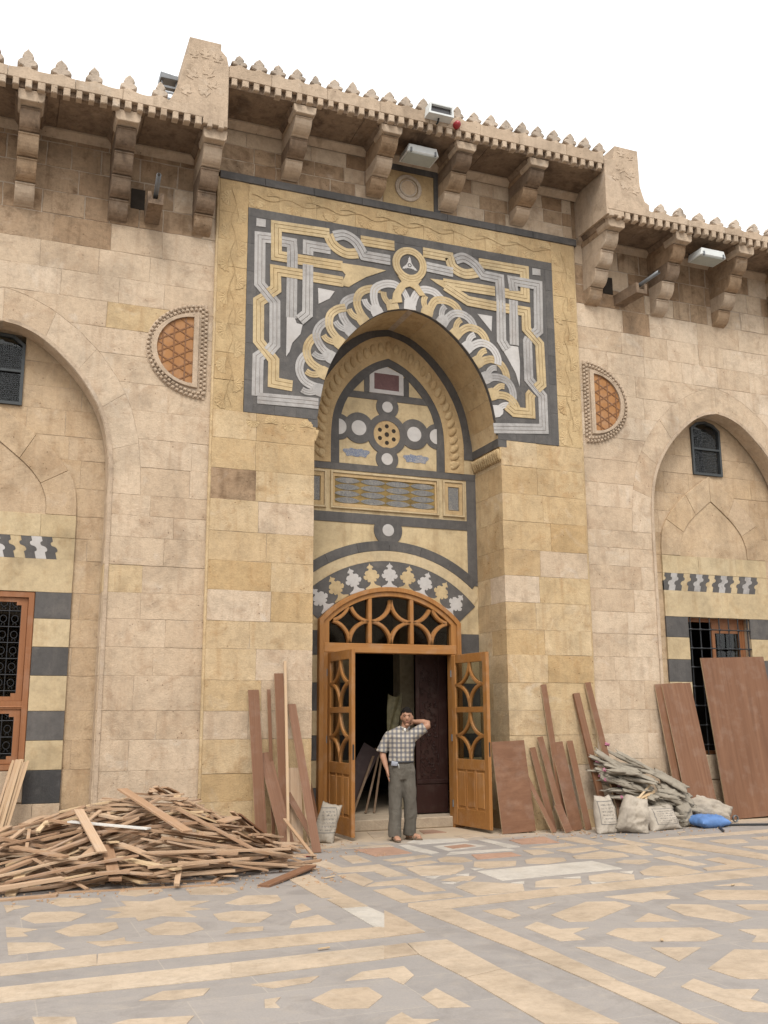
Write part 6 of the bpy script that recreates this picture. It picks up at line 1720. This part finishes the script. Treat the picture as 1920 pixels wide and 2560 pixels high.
# ------------------------------------------------------------------ the man in the doorway
def build_man():
    X0 = Vector((-.29, -.33, .006)); U = Vector((.930, -.368, 0)); Dp = Vector((-.368, -.930, 0))
    T = thing('person', 'man in checked shirt and grey trousers standing at the door, hand behind his neck', 'person', X0)
    def W(u, d, z): return (u, d, z)
    mat = Matrix(((U.x, Dp.x, 0, 0), (U.y, Dp.y, 0, 0), (0, 0, 1, 0), (0, 0, 0, 1)))
    # skin materials
    def skin():
        m, t, b = mat_new('skin'); v, r = coords(t, 0, (1,1,1), 'obj'); n = noise_n(t, v, 14, 4)
        c = mixc(t, ramp(t, n, [(.35, 0.), (.7, 1.)]), (.30,.155,.095), (.35,.19,.12))
        t.links.new(c, b.inputs['Base Color']); b.inputs['Roughness'].default_value = .55; b.inputs['Specular IOR Level'].default_value = .3; return m
    def plaid():
        m, t, b = mat_new('checked_cotton')
        tc = t.nodes.new('ShaderNodeTexCoord'); s = t.nodes.new('ShaderNodeSeparateXYZ'); t.links.new(tc.outputs['Object'], s.inputs[0])
        def band(o, per, ph, lo, hi):
            a = t.nodes.new('ShaderNodeMath'); a.operation = 'MULTIPLY_ADD'; a.inputs[1].default_value = 1/per; a.inputs[2].default_value = ph; t.links.new(o, a.inputs[0])
            f = t.nodes.new('ShaderNodeMath'); f.operation = 'FRACT'; t.links.new(a.outputs[0], f.inputs[0])
            return ramp(t, f.outputs[0], [(lo, 0.), (lo+.06, 1.), (hi, 1.), (hi+.06, 0.)])
        c = mixc(t, 0., (.36,.315,.25), (.5,.5,.5))
        c = mixc(t, mixc(t, 1., band(s.outputs[0], .058, 10.2, .1, .58), (.72,.72,.72), 'MULTIPLY'), c, (.085,.085,.10))
        c = mixc(t, mixc(t, 1., band(s.outputs[2], .062, 10.1, .1, .56), (.66,.66,.66), 'MULTIPLY'), c, (.07,.07,.085))
        v, r = coords(t, 0, (1,1,1), 'obj'); n = noise_n(t, v, 9, 5, .6, 1.)
        t.links.new(c, b.inputs['Base Color']); b.inputs['Roughness'].default_value = .85; bump(t, b, n, .8, .02); return m
    def trous():
        m, t, b = mat_new('grey_cloth'); v, r = coords(t, 0, (1,1,.35), 'obj'); n = noise_n(t, v, 11, 5, .6, 1.2); n2 = noise_n(t, v, 4, 4)
        c = mixc(t, ramp(t, n2, [(.35, 0.), (.7, 1.)]), (.072,.062,.047), (.115,.10,.08))
        t.links.new(c, b.inputs['Base Color']); b.inputs['Roughness'].default_value = .9; bump(t, b, n, .9, .03); return m
    M['skin'] = skin(); M['plaid'] = plaid(); M['trouser'] = trous(); M['hair'] = plain('black_hair', (.010,.008,.007), .85, .08, nscale=60, bmp=.6)
    M['stubble'] = plain('stubble', (.20,.11,.07), .8, .2, nscale=80, var=.3); M['leather'] = plain('tan_leather', (.13,.09,.06), .7, .3); M['eye'] = plain('eye', (.02,.014,.012), .3, .5, bmp=0)
    M['lip'] = plain('lip', (.27,.11,.085), .6, .3, bmp=0)
    def loft(rings, n=16):
        """rings: (centre, ru, rd[, axis]) closed elliptical tube"""
        V, F = [], []
        m = len(rings); px = None
        for k, rg in enumerate(rings):
            c = Vector(rg[0]); a = Vector(rings[min(k+1, m-1)][0])-Vector(rings[max(k-1, 0)][0]); a.normalize()
            if px is None: x = Vector((1,0,0)) if abs(a.x) < .75 else Vector((0,0,1))
            else: x = px                                        # carry the frame along so that the limb does not twist
            x = (x-a*x.dot(a)).normalized(); px = x; y = a.cross(x)
            for i in range(n):
                t = 2*pi*i/n; V.append(c+x*cos(t)*rg[1]+y*sin(t)*rg[2])
        for k in range(m-1):
            for i in range(n): F.append((k*n+i, k*n+(i+1) % n, (k+1)*n+(i+1) % n, (k+1)*n+i))
        F.append(tuple(range(n))[::-1]); F.append(tuple((m-1)*n+i for i in range(n)))
        return V, F
    def ell(c, r, n=18, m=12, shape=None):
        V, F = [], []
        for j in range(m+1):
            ph = -pi/2+pi*j/m
            for i in range(n):
                t = 2*pi*i/n; p = Vector((cos(ph)*cos(t), cos(ph)*sin(t), sin(ph)))
                if shape: p = shape(p)
                V.append(Vector((c[0]+p.x*r[0], c[1]+p.y*r[1], c[2]+p.z*r[2])))
        for j in range(m):
            for i in range(n): F.append((j*n+i, j*n+(i+1) % n, (j+1)*n+(i+1) % n, (j+1)*n+i))
        return V, F
    def put(name, VF, mt, voxel=0, smooth_it=0, parent=T, fold=None):
        V, F = VF
        me = bpy.data.meshes.new(name); me.from_pydata([tuple(v) for v in V], [], F); me.materials.append(M[mt])
        for p in me.polygons: p.use_smooth = True
        me.update()
        o = bpy.data.objects.new(name, me); link(o, parent); 
        if parent is T: o.matrix_local = mat
        if voxel:
            r = o.modifiers.new('join', 'REMESH'); r.mode = 'VOXEL'; r.voxel_size = voxel; r.use_smooth_shade = True
            if smooth_it: s = o.modifiers.new('soft', 'SMOOTH'); s.factor = .5; s.iterations = smooth_it
            if fold:
                tx = bpy.data.textures.new(name+'_folds', 'CLOUDS'); tx.noise_scale = fold[1]; tx.noise_depth = 2
                dm = o.modifiers.new('folds', 'DISPLACE'); dm.texture = tx; dm.strength = fold[0]; dm.mid_level = .5; dm.texture_coords = 'LOCAL'
        return o
    # ---- body: head, neck, arms, hands, feet in one skin
    hc = Vector((.035, .025, 1.595))
    def headshape(p):
        q = p.copy()
        if q.z < 0: k = 1-.34*(-q.z)**1.4; q.x *= k; q.y *= 1-.10*(-q.z)
        if q.y > 0: q.y *= 1.0-.04*q.z
        return q
    body = [ell(hc, (.076,.094,.122), 24, 18, headshape)]
    body.append(loft([((.0,-.01,1.36),.065,.06), ((.008,-.012,1.44),.056,.056), ((.02,-.008,1.52),.052,.056), ((.03,0,1.56),.05,.055)]))
    body.append(ell(hc+Vector((0,.098,-.018)), (.013,.018,.022)))                    # nose
    body.append(loft([(hc+Vector((0,.086,.022)),.009,.008), (hc+Vector((0,.100,-.012)),.012,.010)], 10))
    body.append(loft([(hc+Vector((-.045,.078,.026)),.012,.010), (hc+Vector((0,.090,.030)),.013,.011), (hc+Vector((.045,.078,.026)),.012,.010)], 10))   # brow
    body.append(ell(hc+Vector((0,.075,-.10)), (.026,.020,.018)))                      # chin
    for s in (-1, 1): body.append(ell(hc+Vector((s*.078,-.005,-.005)), (.011,.02,.032)))
    # torso core so that the figure is one piece under the shirt
    body.append(loft([((-.05,0,.90),.13,.085), ((-.05,0,1.05),.125,.08), ((-.035,0,1.22),.14,.085), ((-.03,0,1.36),.15,.08), ((-.01,-.005,1.41),.09,.06), ((.0,-.01,1.45),.05,.05)]))
    # hanging arm (towards the heap)
    body.append(loft([((-.15,0,1.375),.055,.055), ((-.215,-.005,1.345),.055,.055), ((-.265,-.01,1.25),.048,.048), ((-.297,.0,1.155),.043,.043), ((-.288,.03,1.07),.043,.040), ((-.258,.055,.975),.034,.032), ((-.240,.065,.915),.026,.030)], 14))
    body.append(loft([((-.240,.065,.92),.024,.030), ((-.232,.072,.885),.022,.040), ((-.226,.076,.845),.020,.042), ((-.224,.076,.82),.016,.038)], 12))
    for k, (dd, ln) in enumerate([(.034,.065),(.012,.076),(-.010,.072),(-.030,.058)]):
        b0 = Vector((-.224,.076+dd,.826))
        body.append(loft([(b0,.0095,.0095), (b0+Vector((.006,.004,-ln*.5)),.009,.009), (b0+Vector((.020,.004,-ln)),.0075,.0075)], 8))
    body.append(loft([((-.235,.105,.885),.012,.012), ((-.222,.122,.855),.011,.011), ((-.212,.126,.822),.009,.009)], 8))
    # raised arm, hand behind the neck
    body.append(loft([((.10,0,1.375),.055,.055), ((.17,-.01,1.40),.055,.055), ((.25,-.015,1.445),.05,.05), ((.325,-.02,1.487),.045,.045), ((.325,-.04,1.510),.042,.042), ((.255,-.075,1.528),.041,.040), ((.180,-.105,1.533),.033,.033), ((.135,-.118,1.533),.027,.028)], 14))
    body.append(loft([((.14,-.118,1.533),.03,.024), ((.10,-.122,1.535),.042,.020), ((.06,-.118,1.533),.040,.018)], 12))
    for k in range(4):
        b0 = Vector((.063,-.119,1.563-.021*k)); body.append(loft([(b0,.009,.009), (b0+Vector((-.035,-.002,.0)),.009,.009), (b0+Vector((-.062,.004,-.002)),.0075,.0075)], 8))
    body.append(loft([((.11,-.10,1.503),.011,.011), ((.085,-.085,1.49),.010,.010), ((.06,-.07,1.485),.0085,.0085)], 8))
    # lower legs and feet
    for (a, toe, knee) in (((-.135,.06,.09), Vector((.25,.97,0)), (-.125,.02,.5)), ((.065,-.08,.09), Vector((.80,.60,0)), (.07,-.02,.48))):
        a = Vector(a); toe.normalize(); sd_ = Vector((toe.y, -toe.x, 0))
        body.append(loft([((knee[0],knee[1],.92),.07,.07), (knee,.055,.055), (a+Vector((0,0,.10)),.04,.04), (a,.037,.04), (a-Vector((0,0,.05)),.036,.04)], 12))
        body.append(loft([(a+Vector((0,0,-.045))-toe*.055,.030,.030), (a+Vector((0,0,-.035)),.036,.046), (a+Vector((0,0,-.045))+toe*.07,.040,.032), (a+Vector((0,0,-.055))+toe*.13,.042,.022), (a+Vector((0,0,-.062))+toe*.17,.034,.014)], 12))
        for k in range(5):
            b0 = a+Vector((0,0,-.064))+toe*(.165-.006*abs(k-1.2))+sd_*(.030-.016*k); body.append(ell(b0+toe*.01, (.010,.012,.009), 8, 6))
        # sandal: sole and straps
        def foot_outline(off):
            pts = []
            for t in np.linspace(0, 2*pi, 24, endpoint=False):
                l = .06+.135*cos(t); wdt = (.045+off)*sin(t)*(1.0 if cos(t) > 0 else .85)
                p = a+toe*(l+off*cos(t))+sd_*wdt; pts.append((p.x, p.y))
            return pts
        V, F = slab([foot_outline(.004)], -.020, -.0, FZ, .004); put('sandal_sole', (V, F), 'leather')
        for l, zz, r in ((.115,.040,.046), (.07,.062,.045), (.0,.085,.045)):
            c = a+toe*l
            pts = [c+sd_*(r*cos(t))+Vector((0,0,-c.z+.014+(zz-.012)*sin(t))) for t in np.linspace(0, pi, 11)]
            put('sandal_strap', tube(pts, .009, 8), 'leather')
    M['pouch'] = plain('pouch', (.22,.23,.26), .5, .4)
    b = put('body', merge(body), 'skin', .006, 2)
    # face details, hair and stubble
    for s in (-1, 1):
        put('eye', ell(hc+Vector((s*.032,.083,.008)), (.012,.007,.006), 10, 8), 'eye')
        put('eyebrow', tube([hc+Vector((s*.012,.099,.026)), hc+Vector((s*.032,.095,.034)), hc+Vector((s*.054,.080,.027))], [.003,.0042,.003], 8), 'hair')
    put('mouth', ell(hc+Vector((.002,.091,-.062)), (.022,.006,.0055), 12, 8), 'lip')
    put('moustache', tube([hc+Vector((-.028,.085,-.052)), hc+Vector((0,.099,-.045)), hc+Vector((.028,.085,-.052))], [.002,.0035,.002], 8), 'stubble')
    def hs2(p):
        q = headshape(p); return q
    V, F = ell(hc, (.0775,.0955,.1235), 28, 20, headshape)
    keep = [f for f in F if all((V[i]-hc).z < -.035 and ((V[i]-hc).y > .0) and not ((V[i]-hc).y > .080 and (V[i]-hc).z > -.085) for i in f)]
    put('beard', (V, keep), 'stubble')
    R = lcg(2)
    def hairshape(p):
        q = headshape(p); q *= 1+.05*noise.noise(p*5)+.03*noise.noise(p*13); return q
    V, F = ell(hc+Vector((0,-.004,.012)), (.083,.102,.127), 40, 32, hairshape)
    keep = [f for f in F if all(((V[i]-hc).z > .060 and (V[i]-hc).y > .03) or ((V[i]-hc).y <= .045 and (V[i]-hc).z > -.005+max(0,(V[i]-hc).y)*1.3) or ((V[i]-hc).y < -.015 and (V[i]-hc).z > -.06) for i in f)]
    put('hair', (V, keep), 'hair')
    # ---- shirt
    sh = [loft([((-.05,.0,.985),.155,.098), ((-.05,.0,1.02),.170,.112), ((-.045,.0,1.12),.168,.112), ((-.035,.0,1.24),.178,.116), ((-.03,.0,1.33),.182,.112), ((-.025,-.003,1.39),.160,.092), ((-.012,-.006,1.425),.105,.075), ((.0,-.008,1.452),.068,.066)], 24)]
    sh.append(loft([((-.13,0,1.36),.078,.078), ((-.205,-.003,1.345),.075,.075), ((-.262,-.008,1.25),.070,.070), ((-.300,-.002,1.165),.068,.068)], 16))
    sh.append(loft([((-.294,-.002,1.180),.073,.073), ((-.306,.0,1.135),.073,.073)], 16))      # rolled cuff
    sh.append(loft([((.06,0,1.33),.085,.085), ((.10,-.004,1.345),.09,.085), ((.155,-.008,1.385),.082,.08), ((.22,-.012,1.425),.076,.074), ((.268,-.014,1.452),.070,.068)], 16))
    sh.append(loft([((.252,-.012,1.443),.074,.072), ((.278,-.014,1.459),.074,.072)], 16))
    put('shirt', merge(sh), 'plaid', .007, 3, T, (.022, .10))
    for s in (-1, 1):
        put('collar', loft([((s*.070,-.02,1.462),.010,.022), ((s*.056+.004,.045,1.448),.010,.024), ((s*.022+.006,.082,1.415),.008,.02)], 10), 'plaid')
    put('undershirt', ell((.006,.062,1.425), (.022,.02,.03), 10, 8), 'whitepaint')
    # ---- trousers
    tr = [loft([((-.05,.0,1.03),.150,.098), ((-.05,.0,1.00),.162,.106), ((-.045,.0,.93),.176,.118), ((-.04,.0,.84),.178,.122), ((-.035,.0,.775),.165,.11)], 24)]
    tr.append(loft([((-.115,.0,.90),.098,.108), ((-.120,.01,.75),.100,.108), ((-.128,.03,.50),.088,.098), ((-.135,.045,.25),.086,.094), ((-.138,.055,.09),.090,.098), ((-.138,.058,.042),.088,.096)], 18))
    tr.append(loft([((.035,.0,.90),.098,.108), ((.045,-.005,.75),.100,.106), ((.068,-.02,.48),.086,.094), ((.070,-.055,.25),.084,.090), ((.062,-.078,.10),.086,.092), ((.062,-.080,.06),.084,.090)], 18))
    put('trousers', merge(tr), 'trouser', .008, 4, T, (.028, .16))
    put('belt', merge([tube([Vector((-.05+.166*cos(t), .111*sin(t), 1.008)) for t in np.linspace(0, 2*pi, 40)], .013, 8, False)]), 'rubber')
    put('belt_pouch', slab([[(-.185,.965),(-.10,.955),(-.09,1.01),(-.175,1.025)]], -.0, .035, lambda u, v, d: (u, .132-d, v), .004), 'pouch')
    put('key_chain', tube([(-.085,.118,.985),(-.08,.122,.955),(-.078,.122,.925)], .004, 6), 'lampwhite')
    put('ring', tube([Vector((-.214+.011*cos(t), .088+.011*sin(t), .80)) for t in np.linspace(0, 2*pi, 14)], .003, 6, False), 'lampwhite')
build_man()
